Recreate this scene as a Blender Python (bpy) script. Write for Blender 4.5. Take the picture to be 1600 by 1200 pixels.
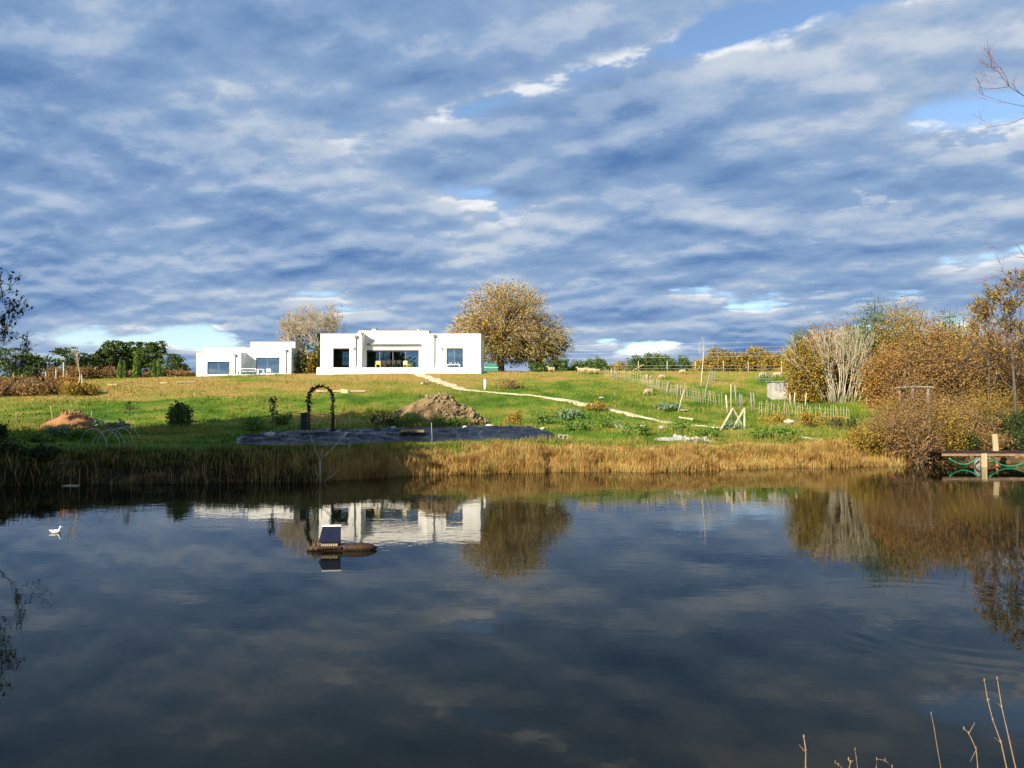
import bpy, bmesh, math, random
import numpy as np
from mathutils import Vector, Matrix

# ------------------------------------------------------------------ scene, camera, world, sun
sc = bpy.context.scene
for o in list(bpy.data.objects):
    bpy.data.objects.remove(o)
COL = sc.collection
R = math.radians
F, CX, CY, CAMH, YH = 1150.0, 800.0, 600.0, 3.0, 637.5
PITCH = math.atan((YH - CY) / F)
cam_d = bpy.data.cameras.new('camera')
cam = bpy.data.objects.new('camera', cam_d)
COL.objects.link(cam)
cam.location = (0, 0, CAMH)
cam.rotation_euler = (R(90) + PITCH, 0, 0)
cam_d.sensor_width = 36
cam_d.lens = F / 1600 * 36
cam_d.clip_start = 0.05
cam_d.clip_end = 12000
sc.camera = cam

SUN_AZ, SUN_EL = R(42), R(27)          # sun behind the camera, to its left
SUNV = Vector((-math.sin(SUN_AZ) * math.cos(SUN_EL), -math.cos(SUN_AZ) * math.cos(SUN_EL), math.sin(SUN_EL)))
sd = bpy.data.lights.new('sun', 'SUN')
sd.energy = 5.0
sd.angle = R(0.5)
sd.color = (1.0, 0.90, 0.74)
sun = bpy.data.objects.new('sun', sd)
COL.objects.link(sun)
sun.rotation_euler = SUNV.to_track_quat('Z', 'Y').to_euler()
sun.location = (-40, -40, 60)

sc.view_settings.view_transform = 'Standard'
sc.view_settings.look = 'None'
sc.view_settings.gamma = 1
sc.view_settings.use_curve_mapping = False
sc.view_settings.exposure = 1.15
sc.render.engine = 'CYCLES'
sc.cycles.use_denoising = True
sc.cycles.use_adaptive_sampling = True
sc.cycles.adaptive_threshold = 0.03
sc.cycles.max_bounces = 6
sc.cycles.diffuse_bounces = 4
sc.cycles.glossy_bounces = 4
sc.cycles.transparent_max_bounces = 16
sc.cycles.caustics_reflective = False
sc.cycles.caustics_refractive = False


def build_world():
    w = bpy.data.worlds.new('World')
    sc.world = w
    w.use_nodes = True
    nt = w.node_tree
    N, L = nt.nodes, nt.links
    N.clear()

    def node(t, **kw):
        n = N.new(t)
        for k, v in kw.items():
            setattr(n, k, v)
        return n

    def put(sock, v):
        if hasattr(v, 'is_linked'):
            L.new(v, sock)
        else:
            sock.default_value = v

    def M(op, a, b=0.0, c=None, clamp=False):
        n = node('ShaderNodeMath', operation=op)
        n.use_clamp = clamp
        put(n.inputs[0], a)
        put(n.inputs[1], b)
        if c is not None:
            put(n.inputs[2], c)
        return n.outputs[0]

    def SS(v, lo, hi, a=0.0, b=1.0):
        n = node('ShaderNodeMapRange', interpolation_type='SMOOTHSTEP')
        put(n.inputs['Value'], v)
        n.inputs['From Min'].default_value = lo
        n.inputs['From Max'].default_value = hi
        n.inputs['To Min'].default_value = a
        n.inputs['To Max'].default_value = b
        return n.outputs[0]

    def MIX(f, a, b):
        n = node('ShaderNodeMix', data_type='RGBA')
        put(n.inputs[0], f)
        put(n.inputs[6], a)
        put(n.inputs[7], b)
        return n.outputs[2]

    sky = node('ShaderNodeTexSky', sky_type='NISHITA')
    sky.sun_disc = False
    sky.sun_elevation = SUN_EL
    sky.sun_rotation = math.pi + SUN_AZ
    sky.air_density = 1.0
    sky.dust_density = 0.3
    sky.ozone_density = 2.5
    bg = node('ShaderNodeBackground')
    L.new(sky.outputs[0], bg.inputs[0])
    bg.inputs[1].default_value = 0.084

    tc = node('ShaderNodeTexCoord')
    sep = node('ShaderNodeSeparateXYZ')
    L.new(tc.outputs['Generated'], sep.inputs[0])
    x, y, z0 = sep.outputs
    z = M('MAXIMUM', z0, 0.0)
    den = M('ADD', z, 0.20)
    u = M('MULTIPLY', M('DIVIDE', x, den), 1.10)
    v = M('MULTIPLY', M('DIVIDE', y, den), 1.10)
    # rows of cloud run slightly towards the viewer on the right
    ca, sa = math.cos(R(20)), math.sin(R(20))

    def noise(vec, scale, detail, rough=0.5, dist=0.0):
        n = node('ShaderNodeTexNoise', noise_dimensions='3D')
        L.new(vec, n.inputs['Vector'])
        n.inputs['Scale'].default_value = scale
        n.inputs['Detail'].default_value = detail
        n.inputs['Roughness'].default_value = rough
        n.inputs['Distortion'].default_value = dist
        return n.outputs[0]

    def plane(k, su, sv, w):
        uu, vv = M('MULTIPLY', u, k), M('MULTIPLY', v, k)
        a = M('SUBTRACT', M('MULTIPLY', uu, ca), M('MULTIPLY', vv, sa))
        b = M('ADD', M('MULTIPLY', uu, sa), M('MULTIPLY', vv, ca))
        cb = node('ShaderNodeCombineXYZ')
        put(cb.inputs[0], M('MULTIPLY', a, su))
        put(cb.inputs[1], M('MULTIPLY', b, sv))
        cb.inputs[2].default_value = w
        return cb.outputs[0]

    def density(k):
        vec = plane(k, 0.95, 1.22, 2.1)
        big = noise(vec, 1.4, 2, 0.45)
        cell = noise(vec, 3.3, 6, 0.56)
        return M('ADD', M('MULTIPLY', big, 0.56), M('MULTIPLY', cell, 0.44))

    # a lane on the cloud plane where the deck is broken, and thinner cloud to the right
    def lane(pu, pv, du, dv, wid):
        d = math.hypot(du, dv)
        du, dv = du / d, dv / d
        s = M('ADD', M('MULTIPLY', M('SUBTRACT', u, pu), -dv), M('MULTIPLY', M('SUBTRACT', v, pv), du))
        return SS(M('ABSOLUTE', s), 0.0, wid, 1.0, 0.0)

    lanes = M('MULTIPLY', lane(0.0, 1.70, 1.0, -0.55, 0.085), SS(u, -0.40, -0.05))
    lanes = M('ADD', lanes, M('MULTIPLY', M('MULTIPLY', lane(0.9, 1.75, 1.0, -0.50, 0.11), SS(u, 0.45, 0.8)), 0.5))
    far_break = M('MULTIPLY', SS(M('ABSOLUTE', M('SUBTRACT', z, M('MULTIPLY_ADD', x, 0.02, 0.098))), 0.006, 0.024, 1.0, 0.0), SS(x, -0.24, -0.40))
    right = M('MULTIPLY', SS(x, 0.30, 0.56), SS(z, 0.25, 0.16))
    left = M('MULTIPLY', SS(x, 0.0, -0.25), SS(z, 0.10, 0.16))
    d0 = density(1.0)
    rr = M('SQRT', M('ADD', M('MULTIPLY', u, u), M('MULTIPLY', v, v)))
    d1 = density(M('SUBTRACT', 1.0, M('DIVIDE', 0.075, M('MAXIMUM', rr, 0.4))))
    gap = M('ADD', M('ADD', M('MULTIPLY', lanes, 0.12), M('MULTIPLY', right, 0.055)), M('SUBTRACT', M('MULTIPLY', far_break, 0.10), M('ADD', M('MULTIPLY', left, 0.05), SS(z, 0.075, 0.04, 0.0, 0.06))))
    d = M('SUBTRACT', d0, gap)
    cover = SS(d, 0.345, 0.425)
    thick = SS(d, 0.40, 0.60)
    edge = M('SUBTRACT', d0, d1)
    lit = SS(edge, 0.002, 0.045)
    cdark = (0.085, 0.190, 0.41, 1)
    cmid = (0.245, 0.365, 0.565, 1)
    cpale = (0.49, 0.56, 0.66, 1)
    cwhite = (1.0, 0.985, 0.96, 1)
    soft = noise(plane(1.0, 0.9, 1.25, 1.7), 1.5, 4, 0.55)
    shade = M('ADD', M('MULTIPLY', thick, 0.40), M('MULTIPLY', M('SUBTRACT', soft, 0.5), 1.5))
    shade = M('SUBTRACT', shade, M('MULTIPLY', edge, 5.5))
    base = MIX(SS(shade, -0.42, 0.30), cpale, cmid)
    base = MIX(SS(shade, 0.10, 1.05), base, cdark)
    rim = M('MULTIPLY', lit, SS(d, 0.38, 0.47, 1.0, 0.08))
    col = MIX(M('MULTIPLY', rim, 0.92), base, cwhite)
    cl = node('ShaderNodeBackground')
    L.new(col, cl.inputs[0])
    cl.inputs[1].default_value = 0.50
    mx = node('ShaderNodeMixShader')
    L.new(cover, mx.inputs[0])
    L.new(bg.outputs[0], mx.inputs[1])
    L.new(cl.outputs[0], mx.inputs[2])
    out = node('ShaderNodeOutputWorld')
    L.new(mx.outputs[0], out.inputs[0])
    w.cycles.sampling_method = 'MANUAL'
    w.cycles.sample_map_resolution = 512


build_world()

# ------------------------------------------------------------------ helpers
rng = np.random.default_rng(7)
random.seed(7)


def hash2(ix, iy, seed):
    h = (ix.astype(np.int64) * 374761393 + iy.astype(np.int64) * 668265263 + seed * 1442695041) & 0x7fffffff
    h = (h ^ (h >> 13)) * 1274126177 & 0x7fffffff
    return ((h ^ (h >> 16)) & 0xffff) / 65535.0


def vnoise(x, y, s, seed=0):
    x = np.asarray(x, float) / s
    y = np.asarray(y, float) / s
    ix, iy = np.floor(x), np.floor(y)
    fx, fy = x - ix, y - iy
    fx = fx * fx * (3 - 2 * fx)
    fy = fy * fy * (3 - 2 * fy)
    a, b = hash2(ix, iy, seed), hash2(ix + 1, iy, seed)
    c, d = hash2(ix, iy + 1, seed), hash2(ix + 1, iy + 1, seed)
    return (a + (b - a) * fx) * (1 - fy) + (c + (d - c) * fx) * fy


def fbm(x, y, s, seed=0, o=4):
    t, a, n = 0, 0.5, 0
    for i in range(o):
        t = t + a * vnoise(x, y, s / 2 ** i, seed + i)
        n += a
        a *= 0.5
    return t / n


def mesh_np(name, verts, faces, mat=None, smooth=False, attrs=None):
    verts = np.asarray(verts, np.float32)
    faces = np.asarray(faces, np.int32)
    k = faces.shape[1]
    me = bpy.data.meshes.new(name)
    me.vertices.add(len(verts))
    me.vertices.foreach_set('co', verts.ravel())
    me.loops.add(faces.size)
    me.loops.foreach_set('vertex_index', faces.ravel())
    me.polygons.add(len(faces))
    me.polygons.foreach_set('loop_start', np.arange(len(faces), dtype=np.int32) * k)
    if smooth:
        me.polygons.foreach_set('use_smooth', np.ones(len(faces), bool))
    for an, av in (attrs or {}).items():
        at = me.attributes.new(an, 'FLOAT', 'POINT')
        at.data.foreach_set('value', np.asarray(av, np.float32))
    me.update(calc_edges=True)
    if mat:
        me.materials.append(mat)
    return me


def link(name, me, parent=None, loc=None):
    o = bpy.data.objects.new(name, me)
    COL.objects.link(o)
    if parent is not None:
        o.parent = parent
    if loc is not None:
        o.location = loc
    return o


def tag(o, label=None, cat=None, group=None, kind=None):
    if label:
        o['label'] = label
    if cat:
        o['category'] = cat
    if group:
        o['group'] = group
    if kind:
        o['kind'] = kind
    return o


def thing(name, label, cat, loc, group=None, rz=0.0):
    o = bpy.data.objects.new(name, None)
    o.empty_display_size = 0.2
    COL.objects.link(o)
    o.location = loc
    o.rotation_euler = (0, 0, rz)
    return tag(o, label, cat, group)


class MB:
    """Collects polygons for one mesh; org is subtracted so children sit in their thing's frame."""

    def __init__(s, org=(0, 0, 0)):
        s.v, s.f, s.org = [], [], Vector(org)

    def add(s, vs, fs):
        b = len(s.v)
        s.v += [tuple(Vector(p) - s.org) for p in vs]
        s.f += [tuple(b + i for i in f) for f in fs]
        return s

    def box(s, a, b, taper=0.0):
        (x0, y0, z0), (x1, y1, z1) = a, b
        t = taper
        return s.add([(x0, y0, z0), (x1, y0, z0), (x1, y1, z0), (x0, y1, z0),
                      (x0 + t, y0 + t, z1), (x1 - t, y0 + t, z1), (x1 - t, y1 - t, z1), (x0 + t, y1 - t, z1)],
                     [(3, 2, 1, 0), (4, 5, 6, 7), (0, 1, 5, 4), (1, 2, 6, 5), (2, 3, 7, 6), (3, 0, 4, 7)])

    def beam(s, p, q, w, h, up=(0, 0, 1)):
        p, q = Vector(p), Vector(q)
        d = (q - p).normalized()
        side = d.cross(Vector(up))
        if side.length < 1e-4:
            side = d.cross(Vector((0, 1, 0)))
        side.normalize()
        u = side.cross(d)
        c = [(-1, -1), (1, -1), (1, 1), (-1, 1)]
        vs = [e + side * (a * w / 2) + u * (b * h / 2) for e in (p, q) for a, b in c]
        return s.add(vs, [(0, 1, 2, 3), (7, 6, 5, 4), (0, 4, 5, 1), (1, 5, 6, 2), (2, 6, 7, 3), (3, 7, 4, 0)])

    def tube(s, pts, rad, n=6, caps=True):
        pts = [Vector(p) for p in pts]
        if not hasattr(rad, '__len__'):
            rad = [rad] * len(pts)
        vs, fs = [], []
        ref = Vector((0.13, 0.31, 0.94))
        for i, p in enumerate(pts):
            d = (pts[min(i + 1, len(pts) - 1)] - pts[max(i - 1, 0)]).normalized()
            a = d.cross(ref)
            if a.length < 0.05:
                a = d.cross(Vector((1, 0, 0)))
            a.normalize()
            b = d.cross(a)
            for k in range(n):
                t = 2 * math.pi * k / n
                vs.append(p + (a * math.cos(t) + b * math.sin(t)) * rad[i])
        for i in range(len(pts) - 1):
            for k in range(n):
                k2 = (k + 1) % n
                fs.append((i * n + k, i * n + k2, (i + 1) * n + k2, (i + 1) * n + k))
        if caps:
            fs.append(tuple(range(n - 1, -1, -1)))
            fs.append(tuple((len(pts) - 1) * n + k for k in range(n)))
        return s.add(vs, fs)

    def mesh(s, name, mat=None, smooth=False):
        me = bpy.data.meshes.new(name)
        me.from_pydata(s.v, [], s.f)
        if smooth:
            for p in me.polygons:
                p.use_smooth = True
        me.update()
        if mat:
            me.materials.append(mat)
        return me

    def build(s, name, mat, parent=None, smooth=False, bevel=0.0):
        o = link(name, s.mesh(name, mat, smooth), parent)
        if parent is None:
            o.location = s.org
        if bevel:
            m = o.modifiers.new('bevel', 'BEVEL')
            m.width = bevel
            m.segments = 2
            m.limit_method = 'ANGLE'
        return o


# ------------------------------------------------------------------ terrain
SX = [-60, -40, -22, -17.6, -12.5, -7.9, -4.6, 0, 6, 13, 20, 22, 30, 60]
SY = [24, 26, 28, 28.9, 29.4, 30.1, 33, 34.3, 34.7, 37.3, 38.5, 40.5, 40.5, 40]
BT = [-40, -6, -2, 0, 0.4, 1.2, 3, 6, 10, 14, 40]
BZ = [-2.2, -1.6, -0.8, -0.03, 0.26, 0.66, 1.22, 1.48, 1.78, 2.0, 2.0]


def shore(x):
    x = np.asarray(x, float)
    return np.interp(x, SX, SY) + (vnoise(x, x * 0 + 5, 3.7, 8) - 0.5) * 1.3 + (vnoise(x, x * 0 + 3, 1.3, 5) - 0.5) * 0.8 + (vnoise(x, x * 0 + 9, 0.45, 6) - 0.5) * 0.35


def tz(x, y):
    x = np.asarray(x, float)
    y = np.asarray(y, float)
    ys = shore(x)
    tf = y - ys
    xl = np.interp(y, [-50, 5, 10, 20, 28, 60], [-9, -11, -15, -19, -22, -40])
    xr = np.interp(y, [-50, 5, 8, 14, 24, 36, 60], [8, 8.4, 9.2, 12, 20, 30, 60])
    tl, tr, tn = xl - x, x - xr, 4.1 + (vnoise(x, y, 1.1, 31) - .5) * .5 - y
    side = np.maximum(np.maximum(tl, tr), tn)
    t = np.maximum(tf, np.where(y < ys + 0.5, side, -99))
    z = np.interp(t, BT, BZ)
    z = np.where((tf < 0.3) & (side > 0), np.minimum(z, 1.45), z)
    y0 = ys + 14
    zc = np.interp(x, [-80, -45, -24, -12, 0, 30, 80], [5.4, 6.0, 6.5, 6.75, 6.75, 6.6, 6.4])
    s = (y - y0) / (77 - y0)
    sl = np.clip(s, 0, 1)
    z = z + np.where(s > 0, sl * (zc - 2.0) + 0.25 * np.sin(sl * math.pi) * 0, 0)
    g = np.interp(x, [-40, -15, 0, 10], [0.045, 0.042, 0.045, 0.056])
    z = z + np.clip(y - 77, 0, 34) * g
    amp = np.clip(t / 4, 0, 1) * 0.16
    flat = np.exp(-(((x + 14) / 16) ** 4 + ((y - 82) / 9) ** 4))
    z = z + (fbm(x, y, 5.0, 11, 4) - 0.5) * 2 * amp * (1 - flat)
    return z


def tz1(x, y):
    return float(tz(np.array([x]), np.array([y]))[0])


def P(px, py, D):
    """world point seen at photo pixel (px, py) at depth D"""
    a, b = (px - CX) / F, (CY - py) / F
    c, s = math.cos(PITCH), math.sin(PITCH)
    dy, dz = c - b * s, s + b * c
    k = D / dy
    return Vector((a * k, D, CAMH + dz * k))


_Ds = np.concatenate([np.arange(24, 120, 0.1)])


def G(px, py):
    a, b = (px - CX) / F, (CY - py) / F
    c, s = math.cos(PITCH), math.sin(PITCH)
    dy, dz = c - b * s, s + b * c
    k = _Ds / dy
    X, Z = a * k, CAMH + dz * k
    h = tz(X, _Ds)
    hit = np.nonzero(h >= Z)[0]
    i = hit[0] if len(hit) else int(np.argmax(h - Z))
    return Vector((X[i], _Ds[i], h[i]))


def B(px, D):
    p = P(px, YH, D)
    return Vector((p.x, D, tz1(p.x, D)))


def up_px(D):
    return D / F      # metres in one photo pixel at depth D


# ------------------------------------------------------------------ materials
def new_mat(name):
    m = bpy.data.materials.new(name)
    m.use_nodes = True
    nt = m.node_tree
    return m, nt, nt.nodes, nt.links, nt.nodes['Principled BSDF']


def ramp(nt, fac, cols):
    r = nt.nodes.new('ShaderNodeValToRGB')
    e = r.color_ramp.elements
    while len(e) < len(cols):
        e.new(0.5)
    for i, (p, c) in enumerate(cols):
        e[i].position = p
        e[i].color = (*c, 1)
    nt.links.new(fac, r.inputs[0])
    return r.outputs[0]


def noisy(name, c1, c2, scale=3.0, rough=0.8, bump=0.0, detail=5, spec=0.3, metallic=0.0, bscale=None, stretch=None):
    m, nt, N, L, b = new_mat(name)
    tc = N.new('ShaderNodeTexCoord')
    vec = tc.outputs['Object']
    if stretch:
        mp = N.new('ShaderNodeMapping')
        mp.inputs['Scale'].default_value = stretch
        L.new(vec, mp.inputs[0])
        vec = mp.outputs[0]
    n = N.new('ShaderNodeTexNoise')
    L.new(vec, n.inputs['Vector'])
    n.inputs['Scale'].default_value = scale
    n.inputs['Detail'].default_value = detail
    n.inputs['Roughness'].default_value = 0.62
    L.new(ramp(nt, n.outputs[0], [(0.32, c1), (0.68, c2)]), b.inputs['Base Color'])
    b.inputs['Roughness'].default_value = rough
    b.inputs['Specular IOR Level'].default_value = spec
    b.inputs['Metallic'].default_value = metallic
    if bump:
        n2 = N.new('ShaderNodeTexNoise')
        L.new(vec, n2.inputs['Vector'])
        n2.inputs['Scale'].default_value = bscale or scale * 4
        n2.inputs['Detail'].default_value = 4
        bp = N.new('ShaderNodeBump')
        bp.inputs['Strength'].default_value = bump
        bp.inputs['Distance'].default_value = 0.05
        L.new(n2.outputs[0], bp.inputs['Height'])
        L.new(bp.outputs[0], b.inputs['Normal'])
    return m


def leafy(name, cols, trans=0.35, rough=0.6, patch=0.0):
    """leaf colour differs from leaf to leaf"""
    m, nt, N, L, b = new_mat(name)
    g = N.new('ShaderNodeNewGeometry')
    k = len(cols)
    fac = g.outputs['Random Per Island']
    if patch:
        pn = N.new('ShaderNodeTexNoise')
        L.new(g.outputs['Position'], pn.inputs['Vector'])
        pn.inputs['Scale'].default_value = patch
        pn.inputs['Detail'].default_value = 3
        m1 = N.new('ShaderNodeMath')
        m1.operation = 'MULTIPLY_ADD'
        L.new(fac, m1.inputs[0])
        m1.inputs[1].default_value = 0.5
        m1.inputs[2].default_value = -0.62
        m2 = N.new('ShaderNodeMath')
        m2.operation = 'MULTIPLY_ADD'
        L.new(pn.outputs[0], m2.inputs[0])
        m2.inputs[1].default_value = 1.75
        L.new(m1.outputs[0], m2.inputs[2])
        fac = m2.outputs[0]
    c = ramp(nt, fac, [(i / max(k - 1, 1), cc) for i, cc in enumerate(cols)])
    L.new(c, b.inputs['Base Color'])
    b.inputs['Roughness'].default_value = rough
    b.inputs['Specular IOR Level'].default_value = 0.2
    if trans:
        t = N.new('ShaderNodeBsdfTranslucent')
        L.new(c, t.inputs[0])
        mx = N.new('ShaderNodeMixShader')
        mx.inputs[0].default_value = trans
        L.new(b.outputs[0], mx.inputs[1])
        L.new(t.outputs[0], mx.inputs[2])
        L.new(mx.outputs[0], N['Material Output'].inputs[0])
    return m


def glass_mat():
    m, nt, N, L, b = new_mat('window_glass')
    N.remove(b)
    fr = N.new('ShaderNodeFresnel')
    fr.inputs[0].default_value = 1.5
    ad = N.new('ShaderNodeMath')
    ad.operation = 'MULTIPLY_ADD'
    ad.inputs[1].default_value = 1.0
    ad.inputs[2].default_value = 0.34
    L.new(fr.outputs[0], ad.inputs[0])
    t = N.new('ShaderNodeBsdfTransparent')
    t.inputs[0].default_value = (0.90, 0.98, 0.97, 1)
    g = N.new('ShaderNodeBsdfGlossy')
    g.inputs[1].default_value = 0.0
    g.inputs[0].default_value = (0.85, 0.95, 0.95, 1)
    mx = N.new('ShaderNodeMixShader')
    L.new(ad.outputs[0], mx.inputs[0])
    L.new(t.outputs[0], mx.inputs[1])
    L.new(g.outputs[0], mx.inputs[2])
    L.new(mx.outputs[0], N['Material Output'].inputs[0])
    return m


def water_mat():
    m, nt, N, L, b = new_mat('pond_water')
    b.inputs['Base Color'].default_value = (0.0045, 0.0060, 0.0035, 1)
    b.inputs['Roughness'].default_value = 0.012
    b.inputs['IOR'].default_value = 1.21
    g = N.new('ShaderNodeNewGeometry')
    mp = N.new('ShaderNodeMapping')
    mp.inputs['Scale'].default_value = (0.75, 1.25, 1)
    L.new(g.outputs['Position'], mp.inputs[0])

    def noise(s, d, r=0.5, v=None):
        n = N.new('ShaderNodeTexNoise')
        L.new(v or mp.outputs[0], n.inputs['Vector'])
        n.inputs['Scale'].default_value = s
        n.inputs['Detail'].default_value = d
        n.inputs['Roughness'].default_value = r
        return n.outputs[0]
    fine = noise(3.4, 2.5)
    broad = noise(0.9, 1)
    calm = noise(0.10, 2, 0.5, g.outputs['Position'])
    sp = N.new('ShaderNodeSeparateXYZ')
    L.new(g.outputs['Position'], sp.inputs[0])
    mr = N.new('ShaderNodeMapRange')
    L.new(sp.outputs[1], mr.inputs[0])
    mr.inputs[1].default_value = 8
    mr.inputs[2].default_value = 24
    mr.inputs[3].default_value = 0.12
    mr.inputs[4].default_value = 0.6
    cm = N.new('ShaderNodeMapRange')
    L.new(calm, cm.inputs[0])
    cm.inputs[1].default_value = 0.38
    cm.inputs[2].default_value = 0.64
    cm.inputs[3].default_value = 0.30
    cm.inputs[4].default_value = 1.0

    def mt(op, a, c):
        n = N.new('ShaderNodeMath')
        n.operation = op
        for i, v in enumerate((a, c)):
            if hasattr(v, 'is_linked'):
                L.new(v, n.inputs[i])
            else:
                n.inputs[i].default_value = v
        return n.outputs[0]
    # rings spreading from one disturbance on the right
    vm = N.new('ShaderNodeVectorMath')
    vm.operation = 'DISTANCE'
    L.new(g.outputs['Position'], vm.inputs[0])
    vm.inputs[1].default_value = (6.3, 10.6, 0)
    dist = vm.outputs['Value']
    ring = mt('SINE', mt('MULTIPLY', dist, 15.0), 0)
    rm = N.new('ShaderNodeMapRange')
    rm.interpolation_type = 'SMOOTHSTEP'
    L.new(mt('ABSOLUTE', mt('SUBTRACT', dist, 1.9), 0), rm.inputs[0])
    rm.inputs[1].default_value = 0.1
    rm.inputs[2].default_value = 1.0
    rm.inputs[3].default_value = 0.035
    rm.inputs[4].default_value = 0.0
    h = mt('MULTIPLY', mt('MULTIPLY', mt('ADD', mt('MULTIPLY', fine, 0.55), mt('MULTIPLY', broad, 0.9)), mr.outputs[0]), cm.outputs[0])
    h = mt('ADD', h, mt('MULTIPLY', ring, rm.outputs[0]))
    bp = N.new('ShaderNodeBump')
    bp.inputs['Strength'].default_value = 1.0
    bp.inputs['Distance'].default_value = 0.011
    L.new(h, bp.inputs['Height'])
    L.new(bp.outputs[0], b.inputs['Normal'])
    return m


def ground_mat(name, blades=False):
    m, nt, N, L, b = new_mat(name)
    at = N.new('ShaderNodeAttribute')
    at.attribute_name = 'dry'  # share of dry grass, plus shade painted on the banks
    g = N.new('ShaderNodeNewGeometry')
    n = N.new('ShaderNodeTexNoise')
    L.new(g.outputs['Position'], n.inputs['Vector'])
    n.inputs['Scale'].default_value = 1.6
    n.inputs['Detail'].default_value = 7
    n.inputs['Roughness'].default_value = 0.7
    ma = N.new('ShaderNodeMath')
    ma.operation = 'MULTIPLY_ADD'
    L.new(n.outputs[0], ma.inputs[0])
    ma.inputs[1].default_value = 0.8
    ma.inputs[2].default_value = -0.4
    ad = N.new('ShaderNodeMath')
    L.new(at.outputs['Fac'], ad.inputs[0])
    L.new(ma.outputs[0], ad.inputs[1])
    fac = ad.outputs[0]
    if blades:
        a2 = N.new('ShaderNodeMath')
        a2.operation = 'MULTIPLY_ADD'
        L.new(g.outputs['Random Per Island'], a2.inputs[0])
        a2.inputs[1].default_value = 0.3
        a2.inputs[2].default_value = -0.15
        a3 = N.new('ShaderNodeMath')
        L.new(a2.outputs[0], a3.inputs[0])
        L.new(fac, a3.inputs[1])
        fac = a3.outputs[0]
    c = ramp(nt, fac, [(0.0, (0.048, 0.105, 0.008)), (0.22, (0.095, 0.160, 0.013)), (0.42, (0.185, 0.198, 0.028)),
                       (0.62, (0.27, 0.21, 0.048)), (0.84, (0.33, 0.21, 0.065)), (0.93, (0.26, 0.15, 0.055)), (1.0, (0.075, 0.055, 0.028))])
    L.new(c, b.inputs['Base Color'])
    b.inputs['Roughness'].default_value = 0.9
    b.inputs['Specular IOR Level'].default_value = 0.1
    if not blades:
        n2 = N.new('ShaderNodeTexNoise')
        L.new(g.outputs['Position'], n2.inputs['Vector'])
        n2.inputs['Scale'].default_value = 5
        n2.inputs['Detail'].default_value = 6
        n2.inputs['Roughness'].default_value = 0.75
        bp = N.new('ShaderNodeBump')
        bp.inputs['Strength'].default_value = 0.9
        bp.inputs['Distance'].default_value = 0.12
        L.new(n2.outputs[0], bp.inputs['Height'])
        L.new(bp.outputs[0], b.inputs['Normal'])
    return m


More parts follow.
